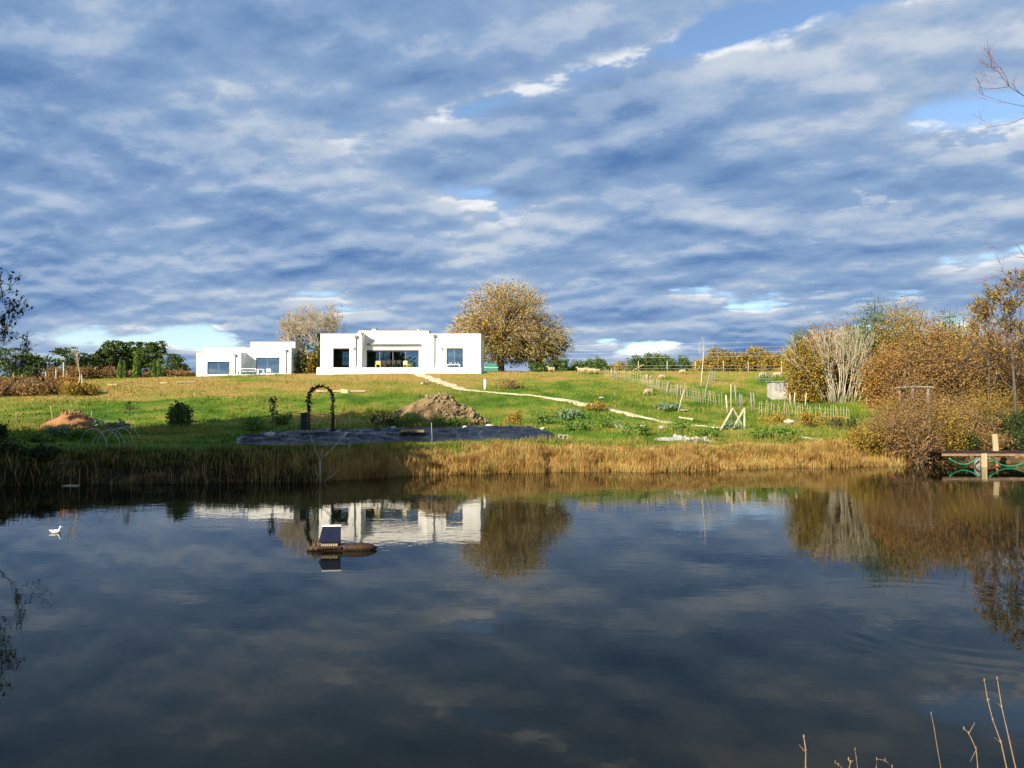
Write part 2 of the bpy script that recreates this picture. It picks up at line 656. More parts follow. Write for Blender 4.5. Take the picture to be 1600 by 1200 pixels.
MAT = dict(
    ground=ground_mat('meadow_ground'), blades=ground_mat('meadow_blades', True), water=water_mat(), glass=glass_mat(),
    render=noisy('white_render', (0.70, 0.69, 0.64), (0.82, 0.81, 0.78), 1.3, 0.85, 0.05, bscale=40, stretch=(1, 1, .25)),
    coping=noisy('grey_coping', (0.20, 0.21, 0.22), (0.28, 0.29, 0.30), 2, 0.5),
    frame=noisy('anthracite_frame', (0.030, 0.034, 0.038), (0.045, 0.05, 0.055), 5, 0.45),
    pipe=noisy('grey_pipe', (0.13, 0.14, 0.15), (0.19, 0.20, 0.21), 4, 0.45),
    interior=noisy('interior_wall', (0.70, 0.75, 0.73), (0.76, 0.80, 0.78), 1.5, 0.9),
    curtain=noisy('white_curtain', (0.75, 0.75, 0.73), (0.82, 0.82, 0.80), 6, 0.9),
    path=noisy('sand_path', (0.50, 0.42, 0.27), (0.66, 0.57, 0.39), 2.2, 0.95, 0.4, bscale=30),
    bark=noisy('bark', (0.055, 0.042, 0.030), (0.12, 0.10, 0.075), 6, 0.95, 0.6),
    palebark=noisy('pale_bark', (0.30, 0.25, 0.18), (0.46, 0.40, 0.30), 4, 0.9),
    bone=noisy('bleached_wood', (0.34, 0.30, 0.20), (0.55, 0.50, 0.36), 5, 0.85),
    pinktwig=noisy('reddish_twig', (0.16, 0.075, 0.06), (0.26, 0.13, 0.10), 8, 0.8),
    soil=noisy('brown_soil', (0.105, 0.068, 0.030), (0.24, 0.165, 0.075), 2.6, 0.95, 0.8, bscale=9),
    clod=noisy('pale_clod', (0.15, 0.105, 0.052), (0.31, 0.235, 0.125), 3.5, 0.95, 0.5),
    clay=noisy('orange_clay', (0.20, 0.088, 0.036), (0.33, 0.165, 0.07), 3.2, 0.95, 0.8, bscale=9),
    tarp=noisy('black_sheeting', (0.006, 0.008, 0.014), (0.018, 0.023, 0.034), 1.6, 0.32, 0.3, bscale=7, spec=0.13),
    stone=noisy('pale_stone', (0.30, 0.29, 0.25), (0.46, 0.44, 0.38), 6, 0.9, 0.3),
    wood=noisy('new_wood', (0.32, 0.26, 0.14), (0.48, 0.40, 0.24), 5, 0.8, 0.2, stretch=(1, 1, .2)),
    greywood=noisy('weathered_wood', (0.17, 0.17, 0.16), (0.29, 0.29, 0.275), 5, 0.85, 0.3, stretch=(1, 1, .2)),
    darkwood=noisy('dark_wet_wood', (0.014, 0.008, 0.005), (0.050, 0.022, 0.011), 5, 0.6, 0.5),
    oldwood=noisy('old_brown_wood', (0.15, 0.10, 0.055), (0.29, 0.20, 0.115), 4, 0.85, 0.4),
    iron=noisy('dark_iron', (0.018, 0.015, 0.013), (0.04, 0.03, 0.025), 8, 0.6),
    binm=noisy('dark_green_plastic', (0.012, 0.03, 0.016), (0.02, 0.045, 0.025), 3, 0.5),
    hose=noisy('green_hose', (0.01, 0.16, 0.07), (0.02, 0.24, 0.11), 6, 0.4, spec=0.5),
    wool=None, plastic=noisy('white_plastic', (0.72, 0.72, 0.70), (0.80, 0.80, 0.78), 4, 0.5),
    yellow=noisy('straw_yellow', (0.55, 0.46, 0.16), (0.66, 0.57, 0.24), 6, 0.7),
    redchair=noisy('rust_red_cloth', (0.35, 0.09, 0.04), (0.45, 0.13, 0.06), 6, 0.8),
    navy=noisy('navy_roof', (0.007, 0.010, 0.026), (0.012, 0.016, 0.036), 6, 0.7, spec=0.1),
    greencloth=noisy('green_tarpaulin', (0.03, 0.16, 0.10), (0.05, 0.24, 0.15), 2, 0.6, 0.3),
    concrete=noisy('pale_concrete', (0.26, 0.25, 0.22), (0.44, 0.42, 0.37), 2.2, 0.9, 0.2),
    metalroof=noisy('dull_metal_sheet', (0.20, 0.20, 0.20), (0.32, 0.32, 0.31), 3, 0.6),
    blue=noisy('blue_plastic', (0.05, 0.14, 0.5), (0.10, 0.22, 0.65), 4, 0.4),
    wire=noisy('bright_wire', (0.55, 0.57, 0.6), (0.65, 0.67, 0.7), 4, 0.35, metallic=0.6),
    reed=leafy('dry_reed', [(0.168, 0.078, 0.027), (0.300, 0.163, 0.043), (0.408, 0.247, 0.068), (0.504, 0.364, 0.128), (0.288, 0.260, 0.061)], 0.3, patch=1.1),
    reedgreen=leafy('green_reed', [(0.072, 0.120, 0.018), (0.168, 0.204, 0.030), (0.288, 0.240, 0.054), (0.360, 0.264, 0.072)], 0.3, patch=0.8),
    herb=leafy('green_herb', [(0.050, 0.117, 0.016), (0.101, 0.204, 0.026), (0.186, 0.266, 0.044), (0.084, 0.156, 0.023)], 0.3),
    artichoke=leafy('grey_green_leaf', [(0.120, 0.204, 0.096), (0.204, 0.288, 0.156), (0.084, 0.156, 0.060)], 0.25),
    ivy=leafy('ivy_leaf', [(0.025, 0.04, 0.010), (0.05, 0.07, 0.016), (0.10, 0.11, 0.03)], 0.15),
    darkivy=leafy('climber_leaf', [(0.012, 0.014, 0.006), (0.03, 0.028, 0.012), (0.045, 0.03, 0.015)], 0.1),
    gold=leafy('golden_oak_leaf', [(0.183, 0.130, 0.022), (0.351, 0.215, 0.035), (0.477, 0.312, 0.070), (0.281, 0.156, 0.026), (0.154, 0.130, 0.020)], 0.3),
    pine=leafy('pine_needles', [(0.035, 0.065, 0.012), (0.065, 0.105, 0.018), (0.10, 0.14, 0.028)], 0.1),
    cypress=leafy('cypress_spray', [(0.065, 0.123, 0.020), (0.116, 0.181, 0.032), (0.174, 0.232, 0.049)], 0.1),
    farleaf=leafy('far_green_leaf', [(0.048, 0.096, 0.024), (0.084, 0.144, 0.036), (0.132, 0.168, 0.036)], 0.25),
    faryellow=leafy('far_autumn_leaf', [(0.188, 0.163, 0.025), (0.300, 0.213, 0.035), (0.375, 0.213, 0.037), (0.163, 0.163, 0.027)], 0.25),
    russet=leafy('russet_leaf', [(0.234, 0.105, 0.027), (0.351, 0.172, 0.042), (0.421, 0.254, 0.073), (0.211, 0.122, 0.035)], 0.3),
    olive=leafy('olive_yellow_leaf', [(0.156, 0.129, 0.018), (0.271, 0.195, 0.027), (0.401, 0.260, 0.045), (0.208, 0.108, 0.022)], 0.3),
    brush=leafy('dry_bramble_leaf', [(0.161, 0.075, 0.027), (0.258, 0.139, 0.049), (0.333, 0.209, 0.087), (0.123, 0.105, 0.032)], 0.3),
    sedge=leafy('shade_darkened_sedge', [(0.010, 0.016, 0.005), (0.022, 0.030, 0.009), (0.035, 0.030, 0.012)], 0.1),  # near-black tone stands in for deep shade on the left bank
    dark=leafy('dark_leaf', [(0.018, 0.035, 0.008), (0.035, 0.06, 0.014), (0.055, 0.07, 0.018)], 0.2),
    straw=leafy('dry_stalk', [(0.40, 0.27, 0.14), (0.52, 0.38, 0.22), (0.30, 0.19, 0.09)], 0.1),
)


def wool_mat():
    m, nt, N, L, b = new_mat('sheep_wool')
    tc = N.new('ShaderNodeTexCoord')
    sp = N.new('ShaderNodeSeparateXYZ')
    L.new(tc.outputs['Object'], sp.inputs[0])
    a = N.new('ShaderNodeMapRange')
    L.new(sp.outputs[2], a.inputs[0])
    a.inputs[1].default_value = 0.20
    a.inputs[2].default_value = 0.30
    n = N.new('ShaderNodeTexNoise')
    L.new(tc.outputs['Object'], n.inputs[0])
    n.inputs['Scale'].default_value = 9
    n.inputs['Detail'].default_value = 5
    wool = ramp(nt, n.outputs[0], [(0.3, (0.28, 0.225, 0.13)), (0.7, (0.42, 0.35, 0.22))])
    mx = N.new('ShaderNodeMix')
    mx.data_type = 'RGBA'
    L.new(a.outputs[0], mx.inputs[0])
    mx.inputs[6].default_value = (0.30, 0.23, 0.16, 1)
    L.new(wool, mx.inputs[7])
    L.new(mx.outputs[2], b.inputs['Base Color'])
    b.inputs['Roughness'].default_value = 1.0
    b.inputs['Specular IOR Level'].default_value = 0.05
    bp = N.new('ShaderNodeBump')
    bp.inputs['Strength'].default_value = 0.7
    bp.inputs['Distance'].default_value = 0.04
    L.new(n.outputs[0], bp.inputs['Height'])
    L.new(bp.outputs[0], b.inputs['Normal'])
    return m


MAT['wool'] = wool_mat()


# animal bodies are grown first, while the scene is still light
def remeshed(name, balls, voxel, mat, smooth=6):
    """one continuous body from overlapping rounded masses"""
    bm = bmesh.new()
    for (x, y, z, rx, ry, rz) in balls:
        bmesh.ops.create_uvsphere(bm, u_segments=10, v_segments=7, radius=1,
                                  matrix=Matrix.Translation((x, y, z)) @ Matrix.Diagonal((rx, ry, rz, 1)))
    me = bpy.data.meshes.new(name)
    bm.to_mesh(me)
    bm.free()
    tmp = bpy.data.objects.new('tmp', me)
    COL.objects.link(tmp)
    m = tmp.modifiers.new('r', 'REMESH')
    m.mode = 'VOXEL'
    m.voxel_size = voxel
    s = tmp.modifiers.new('s', 'SMOOTH')
    s.iterations = smooth
    s.factor = .5
    dg = bpy.context.evaluated_depsgraph_get()
    out = bpy.data.meshes.new_from_object(tmp.evaluated_get(dg))
    bpy.data.objects.remove(tmp)
    out.name = name
    out.materials.clear()
    out.materials.append(mat)
    for p in out.polygons:
        p.use_smooth = True
    return out


def limb_balls(p, q, r0, r1, n=4):
    return [tuple(Vector(p).lerp(Vector(q), i / n)) + ((r0 + (r1 - r0) * i / n),) * 3 for i in range(n + 1)]


def sheep_mesh(graze, dx=0.0):
    b = [(0, 0, .60, .42, .25, .25), (-.30, 0, .60, .24, .24, .26), (.28, 0, .58, .26, .23, .27), (0, 0, .52, .36, .22, .20), (-.46, 0, .62, .10, .07, .12), (-.53, 0, .54, .04, .035, .10)]
    for s in (-1, 1):
        b += limb_balls((.30, s * .12, .45), (.32, s * .12, .24), .085, .05) + limb_balls((.32, s * .12, .24), (.31, s * .12, .03), .048, .036) + [(.33, s * .12, .03, .055, .04, .035)]
        b += limb_balls((-.32, s * .13, .48), (-.27, s * .13, .34), .13, .07) + limb_balls((-.27, s * .13, .34), (-.38, s * .13, .24), .06, .045) + limb_balls((-.38, s * .13, .24), (-.36, s * .13, .03), .044, .036) + [(-.34, s * .13, .03, .055, .04, .035)]
    if graze:
        b += limb_balls((.42, 0, .62), (.62, 0, .34), .16, .10) + limb_balls((.62, 0, .34), (.74, 0, .12), .10, .055) + [(.76, 0, .09, .06, .05, .05)]
        for s in (-1, 1):
            b += limb_balls((.60, s * .08, .38), (.58, s * .19, .34), .035, .025, 5)
    else:
        b += limb_balls((.40, 0, .70), (.56, 0, .92), .16, .10) + limb_balls((.56, 0, .95), (.76, 0, .86), .10, .055) + [(.78, 0, .85, .06, .05, .05)]
        for s in (-1, 1):
            b += limb_balls((.55, s * .08, 1.0), (.52, s * .19, .99), .035, .025, 5)
    return remeshed("sheep", b, .034, MAT['wool'])


SH = [sheep_mesh(True), sheep_mesh(False)]
DUCK = [(0, 0, .045, .19, .105, .085), (-.15, 0, .085, .10, .07, .05), (-.24, 0, .12, .05, .04, .025), (.12, 0, .06, .09, .085, .08)]
DUCK += limb_balls((.16, 0, .10), (.19, 0, .24), .055, .036, 5) + [(.21, 0, .265, .052, .042, .045), (.265, 0, .255, .035, .022, .014), (.29, 0, .252, .022, .02, .010)]
for s_ in (-1, 1):
    DUCK += [(-.04, s_ * .085, .08, .13, .03, .055)]
DUCK = remeshed('duck', DUCK, .012, MAT['plastic'], 4)



# ------------------------------------------------------------------ ground, water, path
def dryness_and_shade(x, y):
    x = np.asarray(x, float)
    y = np.asarray(y, float)
    d = 0.30 + (fbm(x, y, 9, 21, 4) - 0.5) * 0.85 + (fbm(x, y, 1.6, 25, 3) - 0.5) * 0.8

    mod = np.clip((fbm(x, y * 1.8, 4.2, 41, 5) - .30) * 3.4, 0.18, 1.35)

    def blob(cx, cy, rx, ry, a):
        return a * mod * np.exp(-(((x - cx) / rx) ** 2 + ((y - cy) / ry) ** 2))
    d = d + blob(-30, 69, 17, 9, 0.55) + blob(-14, 72, 13, 6.0, 0.42) + blob(-31, 58, 8, 4, 0.42) + blob(-20, 63, 12, 5, 0.30)
    d = d + blob(-4, 74, 8, 3, 0.3) + blob(16, 78, 18, 16, 0.20) + blob(8, 88, 20, 14, 0.22) + blob(6, 46.5, 5, 2, 0.35) + blob(17, 49, 8, 2.0, 0.4)
    d = d + blob(-48, 60, 14, 14, 0.35)
    d = d - blob(10, 62, 9, 7, 0.30) - blob(-6, 55, 14, 6, 0.18) - blob(-30, 48, 16, 6, 0.25)
    d = d + np.where(y > 115, 0.15, 0)
    ys = shore(x)
    t = y - ys
    d = np.clip(d, 0.0, 0.74)
    d = np.where(t < 1.6, np.maximum(d, 0.62), d)
    d = np.where((t < 0.25) | ((x < -7) & (t < 2.2)) | ((x > 20) & (t < 3.0)), 1.0, d)  # waterline mud; left bank and jetty strips darkened to deepen the shade
    return np.clip(d, 0, 1)


def grid_axis(parts):
    return np.unique(np.concatenate([np.arange(a, b, s) for a, b, s in parts]))


gx = grid_axis([(-4000, -400, 400), (-400, -80, 20), (-80, -45, 2.0), (-45, 45, 0.42), (45, 80, 2.0), (80, 400, 20), (400, 4001, 400)])
gy = grid_axis([(-400, -20, 40), (-20, 2, 2), (2, 6, 0.3), (6, 26, 2), (26, 48, 0.30), (48, 90, 0.6), (90, 130, 2), (130, 400, 20), (400, 6001, 400)])
GX, GY = np.meshgrid(gx, gy)
gz = tz(GX.ravel(), GY.ravel())
gv = np.stack([GX.ravel(), GY.ravel(), gz], 1)
nx_, ny_ = len(gx), len(gy)
ii, jj = np.meshgrid(np.arange(nx_ - 1), np.arange(ny_ - 1))
b0 = (jj * nx_ + ii).ravel()
gf = np.stack([b0, b0 + 1, b0 + nx_ + 1, b0 + nx_], 1)
ground = link('ground', mesh_np('ground', gv, gf, MAT['ground'], True, {'dry': dryness_and_shade(gv[:, 0], gv[:, 1])}))
tag(ground, 'green and rust brown meadow rising from the pond to the houses', None, None, 'structure')

wv = [(-70, -10, 0), (70, -10, 0), (70, 60, 0), (-70, 60, 0)]
water = link('pond_water', mesh_np('pond_water', wv, [(0, 1, 2, 3)], MAT['water']))
tag(water, 'dark still pond mirroring clouds and white houses', None, None, 'structure')


def ribbon(name, pts, widths, mat, lift=0.03, seed=1):
    """a worn path lying on the ground"""
    g = [G(*p) for p in pts]
    # resample
    cum = [0]
    for a, b_ in zip(g, g[1:]):
        cum.append(cum[-1] + math.hypot(b_.x - a.x, b_.y - a.y))
    n = max(8, int(cum[-1] / 0.35))
    s = np.linspace(0, cum[-1], n)
    X = np.interp(s, cum, [p.x for p in g])
    Y = np.interp(s, cum, [p.y for p in g])
    for _ in range(6):
        X[1:-1] = (X[:-2] + 2 * X[1:-1] + X[2:]) / 4
        Y[1:-1] = (Y[:-2] + 2 * Y[1:-1] + Y[2:]) / 4
    W = np.interp(s, cum, widths)
    dx, dy = np.gradient(X), np.gradient(Y)
    l = np.hypot(dx, dy)
    nx, ny = -dy / l, dx / l
    vs, fs = [], []
    K = 5
    for k in range(K):
        f = (k / (K - 1) - 0.5)
        jit = (vnoise(s, s * 0 + k * 7, 0.8, seed + (0 if k == 0 else 4)) - 0.5) * 0.6 * (1 if k in (0, K - 1) else 0)
        x = X + nx * (W * f + jit)
        y = Y + ny * (W * f + jit)
        vs.append(np.stack([x, y, tz(x, y) + lift - (0.03 if k in (0, K - 1) else 0)], 1))
    v = np.concatenate(vs)
    for k in range(K - 1):
        for i in range(n - 1):
            fs.append((k * n + i, (k + 1) * n + i, (k + 1) * n + i + 1, k * n + i + 1))
    return link(name, mesh_np(name, v, fs, mat, True))


path = ribbon('path', [(636, 582), (655, 585.5), (680, 594), (705, 603), (722, 609), (760, 613), (820, 617), (880, 625), (930, 635),
                       (970, 645), (1010, 654), (1045, 660), (1072, 664)], [1.3, 1.2, 1.2, 1.1, .9, .8, .8, .9, 1.0, 1.0, .9, .8, .5], MAT['path'], 0.05)
tag(path, 'pale sandy footpath winding down from the terrace', None, None, 'structure')
path2 = ribbon('path', [(1195, 677), (1225, 680), (1255, 684), (1287, 690)], [.4, .6, .7, .6], MAT['path'], 0.05, 9)
tag(path2, 'short pale stretch of path above the right reeds', None, None, 'structure')
path3 = ribbon('path', [(1084, 665), (1100, 667), (1124, 669)], [.3, .4, .3], MAT['path'], 0.05, 15)
tag(path3, 'thin pale bit of path left of the timber trestle', None, None, 'structure')


# ------------------------------------------------------------------ vectorised foliage
def rand_unit(n, r):
    v = r.normal(size=(n, 3))
    return v / np.linalg.norm(v, axis=1, keepdims=True)


def leaves_np(c, size, r, aspect=1.7, jitter=0.5):
    """rhombic leaves round the given centres"""
    n = len(c)
    a = rand_unit(n, r)
    b = np.cross(a, rand_unit(n, r))
    b /= np.maximum(np.linalg.norm(b, axis=1, keepdims=True), 1e-5)
    s = size * (1 + (r.random((n, 1)) - 0.5) * 2 * jitter)
    a, b = a * s * 0.5 * aspect, b * s * 0.5
    v = np.stack([c - a, c + b, c + a, c - b], 1).reshape(-1, 3)
    f = np.arange(n * 4).reshape(n, 4)
    return v, f


def sticks_np(p0, p1, r0, r1):
    p0, p1 = np.asarray(p0, float), np.asarray(p1, float)
    r0, r1 = np.asarray(r0, float)[:, None], np.asarray(r1, float)[:, None]
    d = p1 - p0
    d /= np.maximum(np.linalg.norm(d, axis=1, keepdims=True), 1e-6)
    ref = np.where(np.abs(d[:, 2:3]) > 0.8, np.array([[1., 0, 0]]), np.array([[0, 0, 1.]]))
    a = np.cross(d, ref)
    a /= np.linalg.norm(a, axis=1, keepdims=True)
    b = np.cross(d, a)
    vs = []
    for p, r in ((p0, r0), (p1, r1)):
        for k in range(3):
            t = 2 * math.pi * k / 3
            vs.append(p + (a * math.cos(t) + b * math.sin(t)) * r)
    v = np.stack(vs, 1).reshape(-1, 3)
    o = np.arange(len(p0))[:, None] * 6
    f = np.concatenate([np.concatenate([o + k, o + (k + 1) % 3, o + 3 + (k + 1) % 3, o + 3 + k], 1) for k in range(3)])
    return v, f


def blades_np(base, h, w, lean, r, droop=0.5):
    """bent grass blades: base (n,3), heights, widths, sideways lean"""
    n = len(base)
    ang = r.random(n) * 2 * math.pi
    la = r.random(n) * 2.6 + vnoise(base[:, 0], base[:, 1], .8, 301) * 4 * math.pi
    wd = np.stack([np.cos(ang), np.sin(ang), 0 * ang], 1) * (w / 2)[:, None]
    ld = np.stack([np.cos(la), np.sin(la), 0 * la], 1) * (lean * h)[:, None]
    up = np.zeros((n, 3))
    up[:, 2] = h
    mid = base + up * 0.6 + ld * 0.35
    tip = base + up * (1 - droop * lean[:, None]) + ld
    v = np.stack([base - wd, base + wd, mid + wd * 0.8, mid - wd * 0.8, tip], 1).reshape(-1, 3)
    o = np.arange(n)[:, None] * 5
    f = np.concatenate([np.concatenate([o, o + 1, o + 2], 1), np.concatenate([o, o + 2, o + 3], 1), np.concatenate([o + 3, o + 2, o + 4], 1)])
    return v, f


def crown_centres(n, c, rad, r, shell=0.45, lump=0.3):
    """cluster centres in a lumpy ellipsoid"""
    d = rand_unit(n, r)
    lobes = rand_unit(7, r)
    k = 1 + lump * (np.max(d @ lobes.T, axis=1) - 0.62) * 2
    q = (shell ** 3 + (1 - shell ** 3) * r.random(n)) ** (1 / 3)
    return np.asarray(c) + d * np.asarray(rad) * (q * k)[:, None]


def limb_segments(cent, root, top, r, rad=0.08, fork=0.5):
    """curved limbs from the trunk out to leaf clusters"""
    n = len(cent)
    t = r.random(n) * 0.8 + 0.1
    root, top = np.asarray(root), np.asarray(top)
    st = root + (top - root) * t[:, None]
    m = st + (cent - st) * 0.5 + np.array([0, 0, 1.0]) * (np.linalg.norm(cent - st, axis=1) * 0.12)[:, None]
    rr = rad * (0.6 + 0.8 * r.random(n))
    p0 = np.concatenate([st, m])
    p1 = np.concatenate([m, cent])
    return p0, p1, np.concatenate([rr, rr * 0.6]), np.concatenate([rr * 0.6, rr * 0.2])


def leafy_tree(name, label, cat, loc, h, rad, mat, n_clusters=120, per=30, leaf=0.14, cl=0.55, trunk_r=0.25, crown_base=0.3,
               bark='bark', seed=1, group=None, twigs=0, shell=0.45, lump=0.35, limb=0.06, off=(0, 0), squash=(1, 1, .8), trunk_lean=(0, 0), aspect=1.7,
               twigmat=None):
    r = np.random.default_rng(seed)
    root = thing(name, label, cat, loc, group)
    zc = h * (crown_base + 1) / 2
    rz = h * (1 - crown_base) / 2
    c = np.array([off[0], off[1], zc])
    cen = crown_centres(n_clusters, c, (rad, rad * 0.9, rz), r, shell, lump)
    cen[:, 2] = np.clip(cen[:, 2], h * 0.05, h * 1.02)
    pts = np.repeat(cen, per, 0) + r.normal(size=(n_clusters * per, 3)) * cl * np.array(squash)
    pts[:, 2] = np.maximum(pts[:, 2], 0.05)
    v, f = leaves_np(pts, leaf, r, aspect)
    link('crown', mesh_np('crown', v, f, MAT[mat]), root)
    tp = [(0, 0, -0.3), (trunk_lean[0] * .3, trunk_lean[1] * .3, h * 0.2), (trunk_lean[0] * .7, trunk_lean[1] * .7, h * 0.45), (off[0] * .7 + trunk_lean[0], off[1] * .7 + trunk_lean[1], h * 0.78)]
    MB().tube(tp, [trunk_r * 1.25, trunk_r * 0.95, trunk_r * 0.65, trunk_r * 0.15], 8).build('trunk', MAT[bark], root, True)
    p0, p1, r0, r1 = limb_segments(cen, (trunk_lean[0] * .3, trunk_lean[1] * .3, h * max(crown_base * 0.7, 0.04)), (off[0] * .6 + trunk_lean[0] * .8, off[1] * .6 + trunk_lean[1] * .8, h * 0.75), r, limb)
    if twigs:
        k = r.integers(0, n_clusters, twigs)
        d = cen[k] - c
        d = d / np.maximum(np.linalg.norm(d, axis=1, keepdims=True), 1e-4) + rand_unit(twigs, r) * 0.7 + np.array([0, 0, .3])
        d /= np.linalg.norm(d, axis=1, keepdims=True)
        a = cen[k] + r.normal(size=(twigs, 3)) * cl * 0.5
        ln = (0.5 + r.random(twigs)) * cl * 1.5
        v2, f2 = sticks_np(a, a + d * ln[:, None], np.full(twigs, limb * 0.28), np.full(twigs, limb * 0.1))
        link('twigs', mesh_np('twigs', v2, f2, MAT[twigmat or bark]), root)['kind'] = 'stuff'
    v3, f3 = sticks_np(p0, p1, r0, r1)
    link('limbs', mesh_np('limbs', v3, f3, MAT[bark]), root)
    return root


def grow(seg, p, d, ln, rad, depth, r, spread=0.6, up=0.12, kids=(3, 4), shrink=0.72, steps=3):
    """recursive bare branching"""
    for k in range(steps):
        d2 = d + r.normal(size=3) * 0.16 + np.array([0, 0, up])
        d2 /= np.linalg.norm(d2)
        q = p + d2 * ln / steps
        ra = rad * (1 - 0.35 * k / steps)
        rb = rad * (1 - 0.35 * (k + 1) / steps)
        seg.append((p, q, ra, rb))
        if depth > 0 and k > 0:
            d3 = d2 + rand_unit(1, r)[0] * spread
            d3 /= np.linalg.norm(d3)
            grow(seg, q, d3, ln * shrink * (0.6 + 0.5 * r.random()), rb * 0.55, depth - 1, r, spread, up, kids, shrink, steps)
        p, d = q, d2
    if depth > 0:
        for _ in range(r.integers(kids[0], kids[1] + 1)):
            d3 = d + rand_unit(1, r)[0] * spread
            d3 /= np.linalg.norm(d3)
            grow(seg, p, d3, ln * shrink * (0.7 + 0.5 * r.random()), rad * 0.5, depth - 1, r, spread, up, kids, shrink, steps)


def seg_mesh(name, seg, mat, smin=0.0):
    p0 = np.array([s[0] for s in seg])
    p1 = np.array([s[1] for s in seg])
    r0 = np.maximum([s[2] for s in seg], smin)
    r1 = np.maximum([s[3] for s in seg], smin)
    v, f = sticks_np(p0, p1, r0, r1)
    return mesh_np(name, v, f, mat)


def bush(name, label, cat, loc, w, h, mat, seed, leaf=0.10, n=2600, depth_=None, stems=40, bark='bark', group=None, lump=0.4, shell=0.35, droop=0):
    """shrub of many stems from one foot"""
    r = np.random.default_rng(seed)
    root = thing(name, label, cat, loc, group)
    nc = max(20, n // 45)
    cen = crown_centres(nc, (0, 0, h * 0.52), (w / 2, (depth_ or w) / 2, h * 0.5), r, shell, lump)
    cen[:, 2] = np.abs(cen[:, 2])
    per = max(1, n // nc)
    cl = 0.11 * (w + h) / 2 + 0.05
    pts = np.repeat(cen, per, 0) + r.normal(size=(nc * per, 3)) * cl * np.array([1, 1, 1.0])
    pts[:, 2] = np.abs(pts[:, 2]) + 0.02
    v, f = leaves_np(pts, leaf, r)
    link('foliage', mesh_np('foliage', v, f, MAT[mat]), root)
    k = r.integers(0, nc, stems)
    a = r.normal(size=(stems, 3)) * np.array([w * .06, w * .06, 0])
    tipz = cen[k] + (cen[k] - np.array([0, 0, 0])) * (r.random((stems, 1)) * 0.28)
    m = a + (tipz - a) * 0.5 + np.array([0, 0, h * 0.10])
    rr = np.full(stems, 0.006 * h + 0.008)
    v2, f2 = sticks_np(np.concatenate([a, m]), np.concatenate([m, tipz]), np.concatenate([rr, rr * .7]), np.concatenate([rr * .7, rr * .25]))
    link('stems', mesh_np('stems', v2, f2, MAT[bark]), root)
    return root
# ------------------------------------------------------------------ houses
def wall_sheet(mb, x0, x1, z0, z1, y, th, ops):
    """upright wall facing -Y with real openings and reveals"""
    xs = sorted({x0, x1, *[o[0] for o in ops], *[o[1] for o in ops]})
    zs = sorted({z0, z1, *[o[2] for o in ops], *[o[3] for o in ops]})

    def solid(i, j):
        if i < 0 or j < 0 or i >= len(xs) - 1 or j >= len(zs) - 1:
            return False
        cx, cz = (xs[i] + xs[i + 1]) / 2, (zs[j] + zs[j + 1]) / 2
        return not any(a < cx < b and c < cz < d for a, b, c, d in ops)
    for i in range(len(xs) - 1):
        for j in range(len(zs) - 1):
            if not solid(i, j):
                continue
            a, b, c, d = xs[i], xs[i + 1], zs[j], zs[j + 1]
            mb.add([(a, y, c), (b, y, c), (b, y, d), (a, y, d)], [(0, 1, 2, 3)])
            mb.add([(a, y + th, c), (b, y + th, c), (b, y + th, d), (a, y + th, d)], [(3, 2, 1, 0)])
            if not solid(i - 1, j):
                mb.add([(a, y, c), (a, y, d), (a, y + th, d), (a, y + th, c)], [(0, 1, 2, 3)])
            if not solid(i + 1, j):
                mb.add([(b, y, c), (b, y + th, c), (b, y + th, d), (b, y, d)], [(0, 1, 2, 3)])
            if not solid(i, j - 1):
                mb.add([(a, y, c), (a, y + th, c), (b, y + th, c), (b, y, c)], [(0, 1, 2, 3)])
            if not solid(i, j + 1):
                mb.add([(a, y, d), (b, y, d), (b, y + th, d), (a, y + th, d)], [(0, 1, 2, 3)])


def block(root, org, x0, x1, y0, depth, z0, z1, ops, rear_ops=(), name='wall'):
    """flat-roofed rendered block, hollow, with its coping"""
    th = 0.3
    mb = MB(org)
    wall_sheet(mb, x0, x1, z0, z1, y0, th, list(ops))
    wall_sheet(mb, x0, x1, z0, z1, y0 + depth - th, th, list(rear_ops))
    for a in (x0, x1 - th):
        mb.box((a, y0 + th, z0), (a + th, y0 + depth - th, z1))
    wall = mb.build(name, MAT['render'], root)
    MB(org).box((x0 + th, y0 + th, z1 - 0.62), (x1 - th, y0 + depth - th, z1 - 0.30)).build('roof', MAT['metalroof'], root)
    c = MB(org)
    w = 0.36
    c.box((x0 - 0.03, y0 - 0.03, z1), (x1 + 0.03, y0 + w, z1 + 0.055))
    c.box((x0 - 0.03, y0 + depth - w, z1), (x1 + 0.03, y0 + depth + 0.03, z1 + 0.055))
    c.box((x0 - 0.03, y0 + w, z1), (x0 + w, y0 + depth - w, z1 + 0.055))
    c.box((x1 - w, y0 + w, z1), (x1 + 0.03, y0 + depth - w, z1 + 0.055))
    c.build('coping', MAT['coping'], root)
    # room lining: back wall, floor and ceiling inside
    MB(org).box((x0 + th, y0 + th, z0), (x1 - th, y0 + depth - th, z0 + 0.02)).build('floor_slab', MAT['interior'], root)
    MB(org).box((x0 + th, y0 + th, z1 - 0.70), (x1 - th, y0 + depth - th, z1 - 0.63)).build('ceiling_lining', MAT['interior'], root)
    if not rear_ops:
        yb = min(y0 + 3.0, y0 + depth - th - 0.05)
        MB(org).box((x0 + th, yb - 0.1, z0 + 0.02), (x1 - th, yb, z1 - 0.70)).build('inner_wall', MAT['interior'], root)
    return wall


